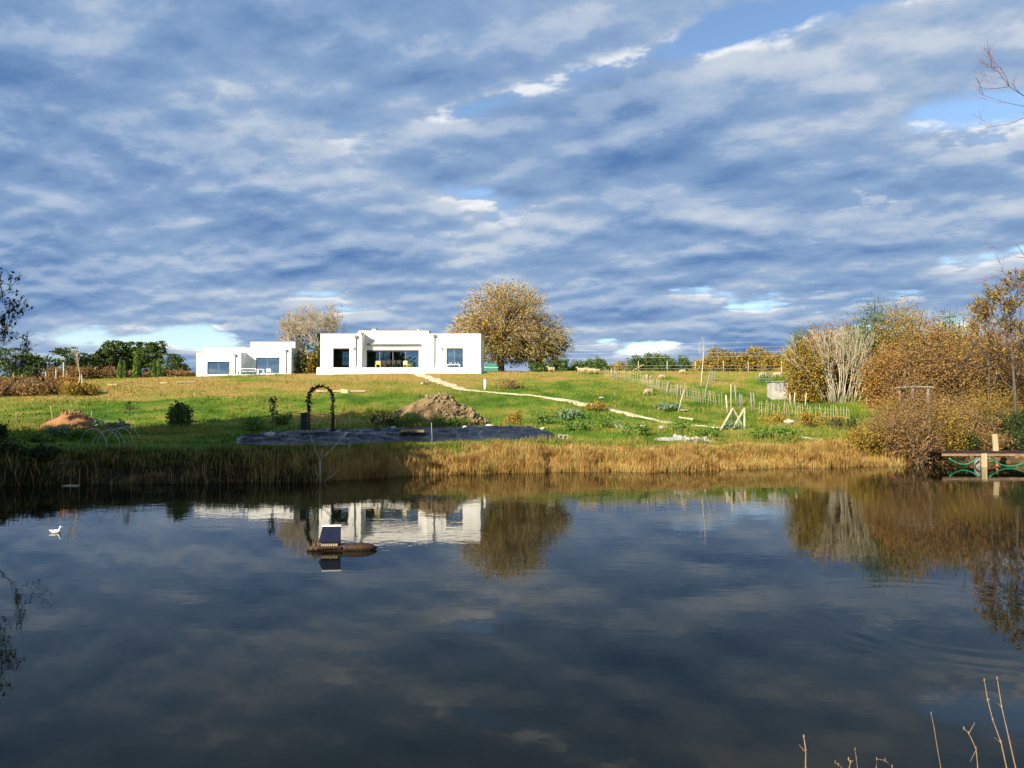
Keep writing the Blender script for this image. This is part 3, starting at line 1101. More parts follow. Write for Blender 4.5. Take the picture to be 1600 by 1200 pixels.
def window(root, org, x0, x1, z0, z1, y, mull=(), head=0.10, fw=0.06, rec=0.14):
    w = MB(org)
    a, b = y + rec, y + rec + 0.07
    w.box((x0, a, z1 - head), (x1, b, z1))
    w.box((x0, a, z0), (x1, b, z0 + fw))
    w.box((x0, a, z0 + fw), (x0 + fw, b, z1 - head))
    w.box((x1 - fw, a, z0 + fw), (x1, b, z1 - head))
    win = w.build('window', MAT['frame'], root)
    edges = [x0 + fw, *mull, x1 - fw]
    for m in mull:
        MB(org).box((m - 0.03, a, z0 + fw), (m + 0.03, b, z1 - head)).build('mullion', MAT['pipe'], win)
    for k in range(len(edges) - 1):
        p0 = edges[k] + (0.03 if k else 0)
        p1 = edges[k + 1] - (0.03 if k < len(edges) - 2 else 0)
        MB(org).box((p0, a + 0.025, z0 + fw), (p1, a + 0.045, z1 - head)).build('pane', MAT['glass'], win)
    return win


def downpipe(root, org, x, y, z0, z1):
    p = MB(org).tube([(x, y, z0), (x, y, z1)], 0.05, 8).build('downpipe', MAT['pipe'], root, True)
    MB(org).box((x - 0.15, y - 0.12, z1 - 0.02), (x + 0.15, y + 0.10, z1 + 0.26)).build('hopper', MAT['pipe'], p)


def main_house():
    D = 77.0
    X = lambda px, d=D: P(px, 560, d).x
    Z = lambda py, d=D: P(600, py, d).z
    org = (X(626), D, 6.4)
    root = thing('house', 'larger white flat-roofed house with wide glazed centre and two wings', 'house', org)
    zf = Z(575.3)
    zb = 6.2
    # left wing
    lw = (X(520.3), X(546), zf + 0.02, Z(544))
    added_lr = (X(523, 86), X(547, 86), zf + .75, Z(548, 86))  # rear opening added to brighten the dark left room
    block(root, org, X(500.5), X(557), D, 9, zb, Z(521.5), [lw], [added_lr])
    window(root, org, *added_lr, D + 8.7, (X(534, 86),), 0.1)
    window(root, org, *lw, D, (), 0.12)
    # pier beside the recess
    MB(org).box((X(557) + 0.002, D + 0.01, zb), (X(567), D + 0.9, Z(520))).build('pier', MAT['render'], root)
    # centre
    yc = D + 0.9
    x0, x1 = X(557) + 0.004, X(668)
    bw = (X(572.5, yc), X(654.5, yc), zf + 0.02, Z(547, yc))
    rw = (X(578, 87), X(640, 87), zf + 0.9, Z(549, 87))
    block(root, org, x0, x1 - 0.004, yc + 0.004, 8.9, zb, Z(516.8, yc), [bw], [rw])
    window(root, org, *bw, yc, (X(593, yc), X(613.5, yc), X(633.5, yc)), 0.16)
    window(root, org, *rw, yc + 8.6, (X(600, 87), X(620, 87)), 0.1)
    MB(org).box((X(571), yc - 0.22, Z(538.6)), (X(656), yc + 0.0, Z(535.8))).build('awning_case', MAT['pipe'], root)
    # dark chimney breast and pale partition inside the living room
    MB(org).box((X(609.5, 82), 82, zf), (X(614.5, 82), 82.8, Z(546, 82))).build('chimney_breast', MAT['frame'], root)
    MB(org).box((X(616, 83), 83, zf), (X(651, 83), 83.15, Z(546, 83))).build('partition', MAT['interior'], root)
    MB(org).box((X(624, 82.7), 82.7, zf), (X(628, 82.7), 82.9, Z(553, 82.7))).build('cupboard', MAT['curtain'], root)
    # right wing
    ww = (X(697.5), X(723.5), zf + 0.1, Z(544))
    added_wr = (X(699, 86), X(713, 86), zf + .75, Z(548, 86))  # rear opening added so daylight fills this wing too
    block(root, org, X(668), X(751), D, 9, zb, Z(521.3), [ww], [added_wr])
    window(root, org, *added_wr, D + 8.7, (), 0.1)
    window(root, org, *ww, D, (X(709.6),), 0.10)
    MB(org).box((X(716), D + 0.42, zf + 0.1), (X(722.6), D + 0.50, Z(548))).build('curtain', MAT['curtain'], root)
    # terrace
    MB(org).box((X(500.5) - 0.05, D - 1.25, zb), (X(752.5), D - 0.004, zf)).build('terrace', MAT['render'], root)
    MB(org).box((X(567) + 0.004, D + 0.0, zb), (X(668) - 0.004, yc, zf)).build('terrace', MAT['render'], root)
    for px, py in ((556.2, 526.5), (566.3, 521.5), (679, 525)):
        downpipe(root, org, X(px), D - 0.07, zf, Z(py) - 0.1)
    # roof bits
    MB(org).box((X(581, 83), 83, Z(521, 83)), (X(587, 83), 83.5, Z(513.2, 83))).build('chimney', MAT['render'], root)
    MB(org).box((X(580.3, 83), 82.9, Z(513.2, 83)), (X(587.7, 83), 83.6, Z(512.4, 83))).build('chimney_cap', MAT['coping'], root)
    MB(org).tube([(X(653, 82), 82, Z(521, 82)), (X(653, 82), 82, Z(514.5, 82))], 0.07, 8).build('vent_pipe', MAT['plastic'], root, True)
    for px, py in ((553, 544.5), (690.5, 544.8), (667.3, 545.8)):
        MB(org).box((X(px) - 0.07, (D if px != 667.3 else yc) - 0.12, Z(py) - 0.12), (X(px) + 0.07, (D if px != 667.3 else yc) - 0.004, Z(py) + 0.12)).build('wall_lamp', MAT['coping'], root)
    return zf


ZF = main_house()


def second_house():
    D = 95.0
    X = lambda px, d=D: P(px, 560, d).x
    Z = lambda py, d=D: P(400, py, d).z
    org = (X(385), D, 7.0)
    root = thing('house', 'smaller white flat-roofed house stepped in four blocks, farther left', 'house', org)
    zb = 6.4
    a = (X(324), X(359), Z(584.8), Z(565))
    block(root, org, X(307), X(376.5), D, 5.5, zb, Z(551), [a])
    window(root, org, *a, D, (X(341.5),), 0.1)
    y2 = D + 5.52
    block(root, org, X(317.5, y2), X(383, y2), y2, 5, zb, Z(542.3, y2), [])
    y3 = D + 2.0
    b = (X(400, y3), X(437, y3), Z(583.3, y3), Z(558.5, y3))
    block(root, org, X(376.5, D) + 0.01, X(455, y3), y3, 4.5, zb, Z(543.3, y3), [b])
    window(root, org, *b, y3, (X(417.5, y3),), 0.12)
    MB(org).box((X(431.5, y3), y3 + 0.5, b[2]), (X(436.5, y3), y3 + 0.58, Z(563, y3))).build('curtain', MAT['curtain'], root)
    y4 = y3 + 4.52
    block(root, org, X(391, y4), X(461, y4), y4, 5, zb, Z(534.2, y4), [])
    downpipe(root, org, X(368), D - 0.07, Z(584), Z(556.5))
    downpipe(root, org, X(447.5, y3), y3 - 0.07, Z(583, y3), Z(549, y3))
    # low terrace edge
    MB(org).box((X(360), D - 2.2, zb), (X(456), y3 - 0.01 if False else D - 0.3, Z(585.2, D - 2.2))).build('terrace', MAT['render'], root)
    return Z(585.2, D - 2.2)


ZF2 = second_house()


# ------------------------------------------------------------------ terrace furniture
def chair(name, label, x, y, z, rz, mat, w=0.55, h=0.85, seat=0.44, group=None):
    r = thing(name, label, 'chair', (x, y, z), group, rz)
    MB().box((-w / 2, -w / 2, seat - 0.05), (w / 2, w / 2, seat)).build('seat', MAT[mat], r, bevel=0.01)
    MB().box((-w / 2, w / 2 - 0.05, seat), (w / 2, w / 2, h), 0.01).build('backrest', MAT[mat], r)
    for s in (-1, 1):
        for t in (-1, 1):
            MB().tube([(s * w * .44, t * w * .44, 0), (s * w * .42, t * w * .42, seat - .05)], 0.025, 6).build('leg', MAT[mat], r)
        MB().box((s * w / 2 - 0.025, -w / 2 + 0.02, seat + 0.2), (s * w / 2 + 0.025, w / 2 - 0.05, seat + 0.24)).build('armrest', MAT[mat], r)
    return r


def table(name, label, x, y, z, w, d, h, mat, rz=0.0):
    r = thing(name, label, 'table', (x, y, z), None, rz)
    MB().box((-w / 2, -d / 2, h - 0.05), (w / 2, d / 2, h)).build('tabletop', MAT[mat], r, bevel=0.008)
    for s in (-1, 1):
        for t in (-1, 1):
            MB().box((s * (w / 2 - .08) - .035, t * (d / 2 - .08) - .035, 0), (s * (w / 2 - .08) + .035, t * (d / 2 - .08) + .035, h - .05)).build('leg', MAT[mat], r)
    return r


tx = lambda px: P(px, 570, 76.6).x
chair('garden_chair', 'straw yellow garden chair at left end of the terrace table', tx(591), 76.4, ZF, R(200), 'yellow', 0.5, .72, .38)
chair('garden_chair', 'straw yellow garden chair at right end of the terrace table', tx(636), 76.4, ZF, R(150), 'yellow', 0.5, .72, .38)
table('dining_table', 'long dark dining table on the terrace before the wide glazing', tx(613), 77.1, ZF, 2.3, 0.75, 0.75, 'frame')
for k, (px, lb) in enumerate(((601, 'dark dining chair nearest the left yellow garden chair'), (608, 'dark dining chair left of the table middle'),
                              (616, 'dark dining chair right of the table middle'), (624, 'dark dining chair nearest the right yellow garden chair'))):
    chair('dining_chair', lb, tx(px), 76.35, ZF, R(180), 'iron', 0.38, 0.8)
chair('armchair', 'rust red armchair inside the left wing window', P(526, 570, 78).x, 78.3, ZF, R(170), 'redchair', 0.8, 0.85)
table('garden_table', 'white garden table before the right wing window', tx(708), 76.5, ZF, 1.5, 0.6, 0.36, 'plastic')
for k, px in enumerate((703, 706, 712, 716)):
    r_ = thing('cup', ['pale cup at the left end of white garden table', 'second pale cup from the left on white garden table',
                       'third pale cup from the left on white garden table', 'pale cup at the right end of white garden table'][k], 'cup', (tx(px), 76.5, ZF + 0.36))
    MB().tube([(0, 0, 0), (0, 0, 0.1), (0, 0, 0.2)], [0.05, 0.075, 0.08], 10).build('bowl', MAT['stone'], r_, True)
table('side_table', 'small white table before the right window of the smaller house', P(407, 580, 93.5).x, 93.6, ZF2, 0.9, 0.6, 0.72, 'plastic')
chair('lounge_chair', 'white chair right of the small white table', P(421, 580, 93.5).x, 93.6, ZF2, R(165), 'plastic', 0.6, 0.75)
chair('lounge_chair', 'yellowish chair beside the left window of the smaller house', P(364, 580, 93.8).x, 93.6, ZF2, R(190), 'yellow', 0.6, 0.75)


def bench():
    x0, x1 = P(371, 580, 93.6).x, P(399, 580, 93.6).x
    r = thing('bench', 'long low white bench between the windows of the smaller house', 'bench', ((x0 + x1) / 2, 93.6, ZF2))
    w = (x1 - x0) / 2
    for k in range(4):
        MB().box((-w, -.2 + .1 * k, .42), (w, -.115 + .1 * k, .46)).build('slat', MAT['plastic'], r)
    for s in (-.9, 0, .9):
        MB().box((s * w - .03, -.18, 0), (s * w + .03, .18, .42)).build('leg', MAT['pipe'], r)
    MB().box((-w, .2, .75), (w, .24, .82)).build('back_rail', MAT['plastic'], r)
    for s in (-.95, .95):
        MB().box((s * w - .02, .2, .42), (s * w + .02, .238, .75)).build('back_post', MAT['plastic'], r)


bench()


def wheelbarrow():
    p = G(548, 582.5)
    r = thing('wheelbarrow', 'grey wheelbarrow tipped up on its wheel before the left wing', 'wheelbarrow', (p.x, p.y - 0.2, tz1(p.x, p.y - .2)), None, R(180))
    # tray: tapered basin, open top
    t = MB()
    lo = [(-.2, -.2, .32), (.3, -.2, .25), (.3, .2, .25), (-.2, .2, .32)]
    hi = [(-.42, -.34, .62), (.52, -.3, .48), (.52, .3, .48), (-.42, .34, .62)]
    t.add(lo + hi, [(3, 2, 1, 0), (0, 1, 5, 4), (1, 2, 6, 5), (2, 3, 7, 6), (3, 0, 4, 7)])
    o = t.build('tray', MAT['pipe'], r)
    m = o.modifiers.new('thick', 'SOLIDIFY')
    m.thickness = 0.02
    w = MB()
    pts = [(0.62 + .17 * math.cos(a), 0, .18 + .17 * math.sin(a)) for a in np.linspace(0, 2 * math.pi, 17)]
    w.tube(pts, 0.045, 8, False).build('wheel', MAT['iron'], r, True)
    for s in (-1, 1):
        MB().tube([(.62, s * .09, .18), (.1, s * .2, .28), (-.5, s * .27, .5), (-.95, s * .3, .66)], .022, 6).build('handle', MAT['greywood'], r)
        MB().tube([(-.25, s * .22, .34), (-.38, s * .24, 0)], .018, 6).build('leg', MAT['iron'], r)


wheelbarrow()


# ------------------------------------------------------------------ the two big trees by the houses
def big_autumn_tree():
    D = 100
    b = B(782, D)
    h = P(782, 441, D).z - b.z
    k = up_px(D)
    r = np.random.default_rng(3)
    root = thing('autumn_tree', 'large round tree with thinning golden brown leaves right of the larger house', 'tree', b)
    # lumpy crown built from lobes measured off the outline
    lobes = [(790, 500, 62, 52), (745, 520, 38, 34), (840, 530, 42, 36), (800, 470, 46, 26), (862, 535, 26, 26), (770, 545, 52, 22), (820, 550, 50, 16), (730, 535, 22, 14)]
    seg, cen = [], []
    for (px, py, rx, ry) in lobes:
        c = P(px, py, D) - b
        n = int(rx * ry / 9)
        q = crown_centres(n, (c.x, 0, c.z), (rx * k, rx * k * 0.9, ry * k), r, 0.5, 0.25)
        cen.append(q)
    cen = np.concatenate(cen)
    per = 35
    # leaves thin out towards the top and the right
    keep = 1 - 0.72 * np.clip((cen[:, 2] - h * 0.5) / (h * 0.42), 0, 1) - 0.6 * np.clip((cen[:, 0] - 1.5) / 5.5, 0, 1)
    keep = np.clip(keep + 0.10, 0.12, 1) * (0.55 + 0.45 * (np.sin(cen[:, 0] * 1.7) * np.sin(cen[:, 2] * 1.9 + cen[:, 1]) > -0.25))
    pts = np.repeat(cen, per, 0)
    kk = r.random(len(pts)) < np.repeat(keep, per)
    pts = pts[kk] + r.normal(size=(kk.sum(), 3)) * 0.42
    v, f = leaves_np(pts, 0.165, r, 1.5)
    link('crown', mesh_np('crown', v, f, MAT['gold']), root)
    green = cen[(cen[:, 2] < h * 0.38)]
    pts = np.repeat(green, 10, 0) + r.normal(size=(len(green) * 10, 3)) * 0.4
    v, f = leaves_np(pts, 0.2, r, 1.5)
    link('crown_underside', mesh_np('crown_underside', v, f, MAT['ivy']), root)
    MB().tube([(0, 0, -.3), (.05, 0, .8), (-.1, 0, 2.0), (0.1, .1, 3.2), (.4, 0, 5)], [.62, .48, .44, .34, .12], 10).build('trunk', MAT['bark'], root, True)
    p0, p1, r0, r1 = limb_segments(cen, (0, 0, 1.6), (.4, 0, h * .55), r, .07)
    v, f = sticks_np(p0, p1, r0, r1)
    link('limbs', mesh_np('limbs', v, f, MAT['palebark']), root)
    n = 7000
    j = r.integers(0, len(cen), n)
    ctr = np.array([.5, 0, h * .45])
    d = cen[j] - ctr
    d = d / np.linalg.norm(d, axis=1, keepdims=True) + rand_unit(n, r) * .55
    d /= np.linalg.norm(d, axis=1, keepdims=True)
    a = cen[j] + r.normal(size=(n, 3)) * .3
    v, f = sticks_np(a, a + d * (0.4 + .7 * r.random((n, 1))), np.full(n, .022), np.full(n, .010))
    link('twigs', mesh_np('twigs', v, f, MAT['bone']), root)['kind'] = 'stuff'


big_autumn_tree()


def pale_tree(px, D, top, label, seed, lean, mains, span, ivy):
    b = B(px, D)
    h = P(px, top, D).z - b.z
    r = np.random.default_rng(seed)
    root = thing('bare_tree', label, 'tree', b)
    seg = []
    MB().tube([(0, 0, -.3), (lean * .1, 0, h * .12), (lean * .25, 0, h * .3), (lean * .4, 0, h * .42)], [.42, .32, .27, .2], 8).build('trunk', MAT['bark'], root, True)
    for i in range(mains):
        a = 2 * math.pi * i / mains + r.random()
        st = np.array([lean * .3, 0, h * (.22 + .2 * r.random())])
        d = np.array([math.cos(a) * span + lean * .05, math.sin(a) * span, 1.0])
        d /= np.linalg.norm(d)
        grow(seg, st, d, h * .30, .15, 4, r, .62, .10, (2, 3), .68, 3)
    p1 = np.array([s[1] for s in seg])
    k = p1[:, 2].max() / h
    seg = [(s[0] / k, s[1] / k, s[2], s[3]) for s in seg]
    link('limbs', seg_mesh('limbs', seg, MAT['palebark'], .012), root)
    tips = np.array([s[1] for s in seg if s[3] < .02])
    n = min(1500, len(tips))
    j = r.integers(0, len(tips), n)
    d = rand_unit(n, r) + np.array([0, 0, .25])
    a = tips[j]
    v, f = sticks_np(a, a + d * (.25 + .45 * r.random((n, 1))), np.full(n, .013), np.full(n, .007))
    link('twigs', mesh_np('twigs', v, f, MAT['palebark']), root)['kind'] = 'stuff'
    if ivy:
        n = 2600
        t = r.random(n)
        p = np.stack([lean * .4 * t + r.normal(size=n) * .42, r.normal(size=n) * .42, h * .56 * t], 1)
        v, f = leaves_np(p, .2, r)
        link('ivy', mesh_np('ivy', v, f, MAT['ivy']), root)
    n = 500
    j = r.integers(0, len(tips), n)
    v, f = leaves_np(tips[j] + r.normal(size=(n, 3)) * .2, .15, r)
    link('leaves', mesh_np('leaves', v, f, MAT['gold']), root)['kind'] = 'stuff'


pale_tree(501, 104, 470, 'pale bare tree with ivied trunk behind the gap between the houses', 21, .6, 8, 1.05, True)
pale_tree(462, 108, 489, 'smaller pale bare tree leaning left behind the smaller house', 22, -1.2, 5, .7, False)
for i, (px, D, w, h, lb) in enumerate(((478, 100, 4.2, 4.2, 'ivy green shrub filling the gap between the two houses'), (490, 99.5, 2.6, 3.0, 'low olive shrub at the left corner of the larger house'))):
    bush('shrub', lb, 'shrub', B(px, D), w, h, 'ivy' if i == 0 else 'olive', 40 + i, .2, 1500)


# ------------------------------------------------------------------ pines, cypresses and far trees
def pine(px, D, top, wpx, label, seed, base=0.35, trunk=True):
    b = B(px, D)
    h = P(px, top, D).z - b.z
    r = np.random.default_rng(seed)
    root = thing('pine_tree', label, 'tree', b, 'pines on the left horizon')
    rad = wpx * up_px(D) / 2
    nc = 110
    cen = crown_centres(nc, (0, 0, h * (1 + base) / 2), (rad, rad, h * (1 - base) / 2), r, .5, .5)
    pts = np.repeat(cen, 30, 0) + r.normal(size=(nc * 30, 3)) * np.array([.13, .13, .085]) * rad
    pts[:, 2] = np.minimum(pts[:, 2], h)
    v, f = leaves_np(pts, .32, r, 1.8)
    link('crown', mesh_np('crown', v, f, MAT['pine']), root)
    MB().tube([(0, 0, -.5), (.2, 0, h * .3), (0, .2, h * .6), (.1, 0, h * .92)], [.34, .28, .2, .06], 7).build('trunk', MAT['bark'], root, True)
    p0, p1, r0, r1 = limb_segments(cen, (.1, 0, h * base), (.1, 0, h * .85), r, .08)
    v, f = sticks_np(p0, p1, r0, r1)
    link('limbs', mesh_np('limbs', v, f, MAT['bark']), root)


for i, a in enumerate([(22, 190, 545, 62, 'dense dark pine at the left end of the horizon', .1), (58, 185, 556, 40, 'low dark pine right of the leftmost pine', .1),
                       (112, 190, 543, 44, 'broad pine left of the tall pine group', .15), (134, 195, 553, 30, 'low pine touching the right side of the broad pine', .15),
                       (159, 200, 544, 26, 'leftmost pine of the tall group, its bare trunk showing', .5), (178, 205, 533, 36, 'tallest pine at the left of the group behind the cypresses', .35),
                       (199, 208, 536, 32, 'pine between the tallest pine and the middle cypress', .4), (218, 205, 535, 34, 'pine directly behind the middle cypress', .35),
                       (239, 200, 533, 30, 'flat-topped pine at the right of the tall group', .5), (268, 190, 554, 36, 'low rounded pine left of the smaller white house', .15),
                       (284, 195, 570, 18, 'small pine close to the left wall of the smaller house', .1)]):
    pine(a[0], a[1], a[2], a[3], a[4], 100 + i, a[5])


def cypress(px, D, top, wpx, label, seed):
    b = B(px, D)
    h = P(px, top, D).z - b.z
    r = np.random.default_rng(seed)
    root = thing('cypress_tree', label, 'tree', b, 'cypresses by the meadow edge')
    n = 3200
    t = r.random(n) ** .8
    rad = wpx * up_px(D) / 2 * np.minimum(1, t * 5 + .35) * (1 - t) ** .62 * np.sqrt(r.random(n)) * 1.1
    a = r.random(n) * 2 * math.pi
    c = np.stack([np.cos(a) * rad, np.sin(a) * rad, .15 + t * (h - .3)], 1)
    # upright sprays
    d = np.stack([np.cos(a) * .18, np.sin(a) * .18, np.ones(n)], 1) * .26
    s = np.cross(d, rand_unit(n, r))
    s = s / np.linalg.norm(s, axis=1, keepdims=True) * .07
    v = np.stack([c - d, c + s, c + d, c - s], 1).reshape(-1, 3)
    link('crown', mesh_np('crown', v, np.arange(n * 4).reshape(n, 4), MAT['cypress']), root)
    MB().tube([(0, 0, -.3), (0, 0, h * .5), (0, 0, h * .9)], [.12, .08, .02], 6).build('trunk', MAT['bark'], root, True)


for i, a in enumerate([(187, 100, 561, 11, 'leftmost cypress, standing against the tall pines'), (194, 100, 565, 8, 'thin cypress hugging the leftmost one'),
                       (213, 100, 546, 14, 'tallest and middle cypress'), (240, 100, 562, 8, 'left one of the pair of slim cypresses'),
                       (247.5, 100, 560, 7, 'right one of the pair of slim cypresses')]):
    cypress(a[0], a[1], a[2], a[3], a[4], 130 + i)

# russet hedge shrubs along the left crest
for i, (px, D, w, h) in enumerate([(88, 105, 3.2, 1.5), (108, 106, 4.0, 1.6), (130, 104, 3.6, 1.7), (148, 105, 3.2, 1.5), (166, 106, 3.4, 1.6), (203, 108, 2.2, 1.2), (228, 109, 2.0, .9), (277, 104, 2.8, .9), (296, 104, 2.2, .7)]):
    bush('hedge_shrub', ['russet shrub under the second low pine', 'russet shrub below the broad pine', 'russet shrub under the low touching pine', 'russet shrub left of the bare pine trunk',
                         'russet shrub just left of the leftmost cypress', 'russet shrub between leftmost and middle cypress', 'russet shrub right of the middle cypress',
                         'low russet shrub below the low rounded pine', 'low russet shrub touching the smaller house'][i], 'shrub', B(px, D), w, h, 'brush', 150 + i, .16, 1300, group='russet hedge on the left crest')

FAR = [(845, 200, 564, 26, 'farleaf', 'small green far tree right of the big golden tree'), (872, 210, 560, 26, 'farleaf', 'second green far tree right of the big golden tree'),
       (903, 215, 566, 24, 'farleaf', 'dark green far tree behind the row of sheep'), (917, 215, 562, 20, 'farleaf', 'pointed green far tree behind the row of sheep'), (938, 215, 563, 20, 'farleaf', 'green far tree right of the row of sheep'),
       (962, 220, 569, 34, 'faryellow', 'low yellow far tree left of the green wood'), (998, 230, 559, 30, 'farleaf', 'green far tree at left of the far green wood'),
       (1018, 230, 554, 34, 'farleaf', 'tallest green tree of the far green wood'), (1042, 230, 559, 34, 'farleaf', 'green far tree right of the tallest one'),
       (1072, 228, 559, 22, 'farleaf', 'lone rounded green tree left of the bare sapling'), (1098, 210, 561, 36, 'faryellow', 'golden far tree behind the bare white sapling'),
       (1126, 205, 546, 44, 'faryellow', 'tallest yellow-green far tree right of the sapling'), (1158, 205, 555, 38, 'faryellow', 'third golden far tree from the sapling'),
       (1184, 205, 547, 36, 'faryellow', 'fourth golden far tree from the sapling'), (1210, 200, 553, 36, 'faryellow', 'golden far tree next to the right thicket'), (1238, 195, 545, 34, 'faryellow', 'golden far tree half hidden by the right thicket')]
for i, (px, D, top, wpx, m_, lb) in enumerate(FAR):
    b = B(px, D)
    h = P(px, top, D).z - b.z
    leafy_tree('far_tree', lb, 'tree', b, h, wpx * up_px(D) / 2 * 1.05, m_, 150, 26, .30, .55, .25, .30, 'bark', 200 + i, 'trees along the right horizon', lump=.5)
# ------------------------------------------------------------------ earth mounds
def mound(name, label, px, py, w, d, h, mat, seed, skew=0.0, rough=0.25, clods=0, clodmat=None, clodside=0.0, groove=0.0):
    b = G(px, py)
    cx, cy = b.x, b.y + d * 0.38
    r = np.random.default_rng(seed)
    root = thing(name, label, 'mound', (cx, cy, tz1(cx, cy)))
    n = 64
    u = np.linspace(-1, 1, n)
    U, V = np.meshgrid(u, u)
    X, Y = U.ravel() * w / 2, V.ravel() * d / 2

    def hf(X, Y):
        q = np.sqrt((X / (w / 2)) ** 2 + (Y / (d / 2)) ** 2)
        sk = 1 - skew * X / (w / 2)
        k = np.clip(1 - q ** (1.25), 0, 1) * np.clip(sk, .3, 1.6)
        k = np.minimum(k, 0.86 + 0.14 * np.tanh((k - .86) * 4))
        return h * k + (fbm(X + 50, Y + 50, .9, seed, 4) - .5) * h * rough * np.clip(k * 4, 0, 1) - 0.06 * (k <= 0)
    Z = hf(X, Y)
    gzz = tz(X + cx, Y + cy) - tz1(cx, cy)
    v = np.stack([X, Y, gzz + Z], 1)
    ii, jj = np.meshgrid(np.arange(n - 1), np.arange(n - 1))
    q0 = (jj * n + ii).ravel()
    f = np.stack([q0, q0 + 1, q0 + n + 1, q0 + n], 1)
    link('earth', mesh_np('earth', v, f, MAT[mat], True), root)
    if clods:
        bases = []
        for k in range(6):
            bm = bmesh.new()
            bmesh.ops.create_icosphere(bm, subdivisions=2, radius=1)
            for vv in bm.verts:
                vv.co *= 0.75 + 0.5 * random.random()
                vv.co.z *= 0.8
            me = bpy.data.meshes.new('clod')
            bm.to_mesh(me)
            bm.free()
            me.materials.append(MAT[clodmat])
            bases.append(me)
        k = 0
        while k < clods:
            x = (r.random() * 2 - 1) * w / 2 * .98
            y = (r.random() * 1.5 - 1) * d / 2
            if (x / (w / 2)) ** 2 + (y / (d / 2)) ** 2 > 1.0 or r.random() > .12 + .88 * np.clip((x / (w / 2) - clodside + .4) * 1.4, 0, 1):
                continue
            z = float(hf(np.array([x]), np.array([y]))[0]) + float(tz(np.array([x + cx]), np.array([y + cy]))[0]) - tz1(cx, cy)
            o = link('clod', bases[int(r.integers(6))], root)
            s = .05 + .10 * r.random() ** 1.6
            o.location = (x, y, max(z, 0) + s * .3)
            o.scale = (s * 1.2, s, s * .9)
            o.rotation_euler = tuple(r.random(3) * 6)
            k += 1
    return root


mound('earth_mound', 'large heap of pale brown earth and clods above the black sheeting', 681, 662, 6.5, 4.4, 1.75, 'soil', 5, .04, .36, 290, 'clod', .10)
mound('earth_mound', 'small heap of orange clay on the left grass', 97, 673, 3.9, 2.6, .98, 'clay', 9, -.08, .34, 40, 'clay', -.6)
mound('rubble_heap', 'flat heap of pale rubble and plaster above the middle reeds', 1072, 690, 3.2, 1.8, .14, 'concrete', 13, 0, .9, 18, 'concrete', -.2)


# ------------------------------------------------------------------ black sheeting with its stones, block and pallet
SHEET_EDGE = []


def sheeting():
    top = [(372, 684), (420, 678), (520, 673), (640, 671), (740, 667.5), (830, 669), (872, 684)]
    bot = [(368, 695), (440, 698), (520, 698), (600, 693), (700, 690), (800, 689), (876, 688)]
    nu, nv = 200, 34
    px = np.linspace(370, 874, nu)
    A, Bk = [], []
    for x in px:
        A.append(G(x, np.interp(x, [p[0] for p in bot], [p[1] for p in bot])))
        Bk.append(G(x, np.interp(x, [p[0] for p in top], [p[1] for p in top])))
    f_ = np.linspace(0, 1, nv)[None, :]
    ax, ay, bx, by = (np.array(q)[:, None] for q in ([p.x for p in A], [p.y for p in A], [p.x for p in Bk], [p.y for p in Bk]))
    Xs, Ys = ax + (bx - ax) * f_, ay + (by - ay) * f_
    ii_ = np.arange(nu)[:, None]
    e = np.minimum(1, 6 * np.minimum(f_, 1 - f_)) * np.minimum(1, np.minimum(ii_ / 4, (nu - 1 - ii_) / 4))
    wr = np.abs(fbm(Xs * .6 + Ys * .35, Ys * 1.3 - Xs * .25, .9, 71, 3) - .5)
    wr2 = fbm(Xs, Ys, 2.2, 72, 2) - .4
    Zs = tz(Xs.ravel(), Ys.ravel()).reshape(Xs.shape) + .04 + e * (.03 + .15 * np.clip(wr2, 0, 1) + 1.0 * (.16 - np.minimum(wr, .16)))
    vs = np.stack([Xs, Ys, Zs], 2).reshape(-1, 3)
    SHEET_EDGE.extend((float(Xs[i].mean()), float(Ys[i, 0]), float(Ys[i, -1])) for i in range(nu))
    o = vs[nu * nv // 2]
    v = vs - o
    f = [(i * nv + k, (i + 1) * nv + k, (i + 1) * nv + k + 1, i * nv + k + 1) for i in range(nu - 1) for k in range(nv - 1)]
    ob = link('plastic_sheet', mesh_np('plastic_sheet', v, f, MAT['tarp'], True), None, o)
    tag(ob, 'long wrinkled black plastic sheet spread along the bank above the reeds', 'sheeting')


sheeting()


def rock(name, label, p, s, seed, mat='stone', flat=.6, cat='stone', group=None):
    r = random.Random(seed)
    bm = bmesh.new()
    bmesh.ops.create_icosphere(bm, subdivisions=2, radius=1)
    for vv in bm.verts:
        vv.co *= .78 + .44 * r.random()
    me = bpy.data.meshes.new(name)
    bm.to_mesh(me)
    bm.free()
    me.materials.append(MAT[mat])
    o = link(name, me, None, p)
    o.scale = (s * 1.25, s, s * flat)
    o.rotation_euler = (0, 0, r.random() * 6)
    return tag(o, label, cat, group)


for i, (px, py, s, lb) in enumerate([(614, 672, .16, 'pale stone on the sheeting behind the timber pallet'), (726, 671, .18, 'white stone weighing the sheeting below the earth heap'),
                                     (764, 668.5, .19, 'white stone at the back edge of the sheeting, right of the heap'), (849, 673, .15, 'white stone near the right end of the sheeting'),
                                     (424, 685, .3, 'flat pale stone on the shaded left part of the sheeting'), (1232, 663, .3, 'rounded pale boulder in the grass right of the trestle'),
                                     (968, 669, .2, 'flat white stone in the herbs left of the rubble'), (1002, 672, .26, 'white stone between the herbs and the rubble heap'),
                                     (1035, 672, .22, 'small white stone just above the rubble heap'), (940, 624, .15, 'yellowish flat stone by the bend of the path')]):
    p = G(px, py)
    rock('stone', lb, (p.x, p.y, p.z + .08 + s * .25), s, 300 + i, 'stone')


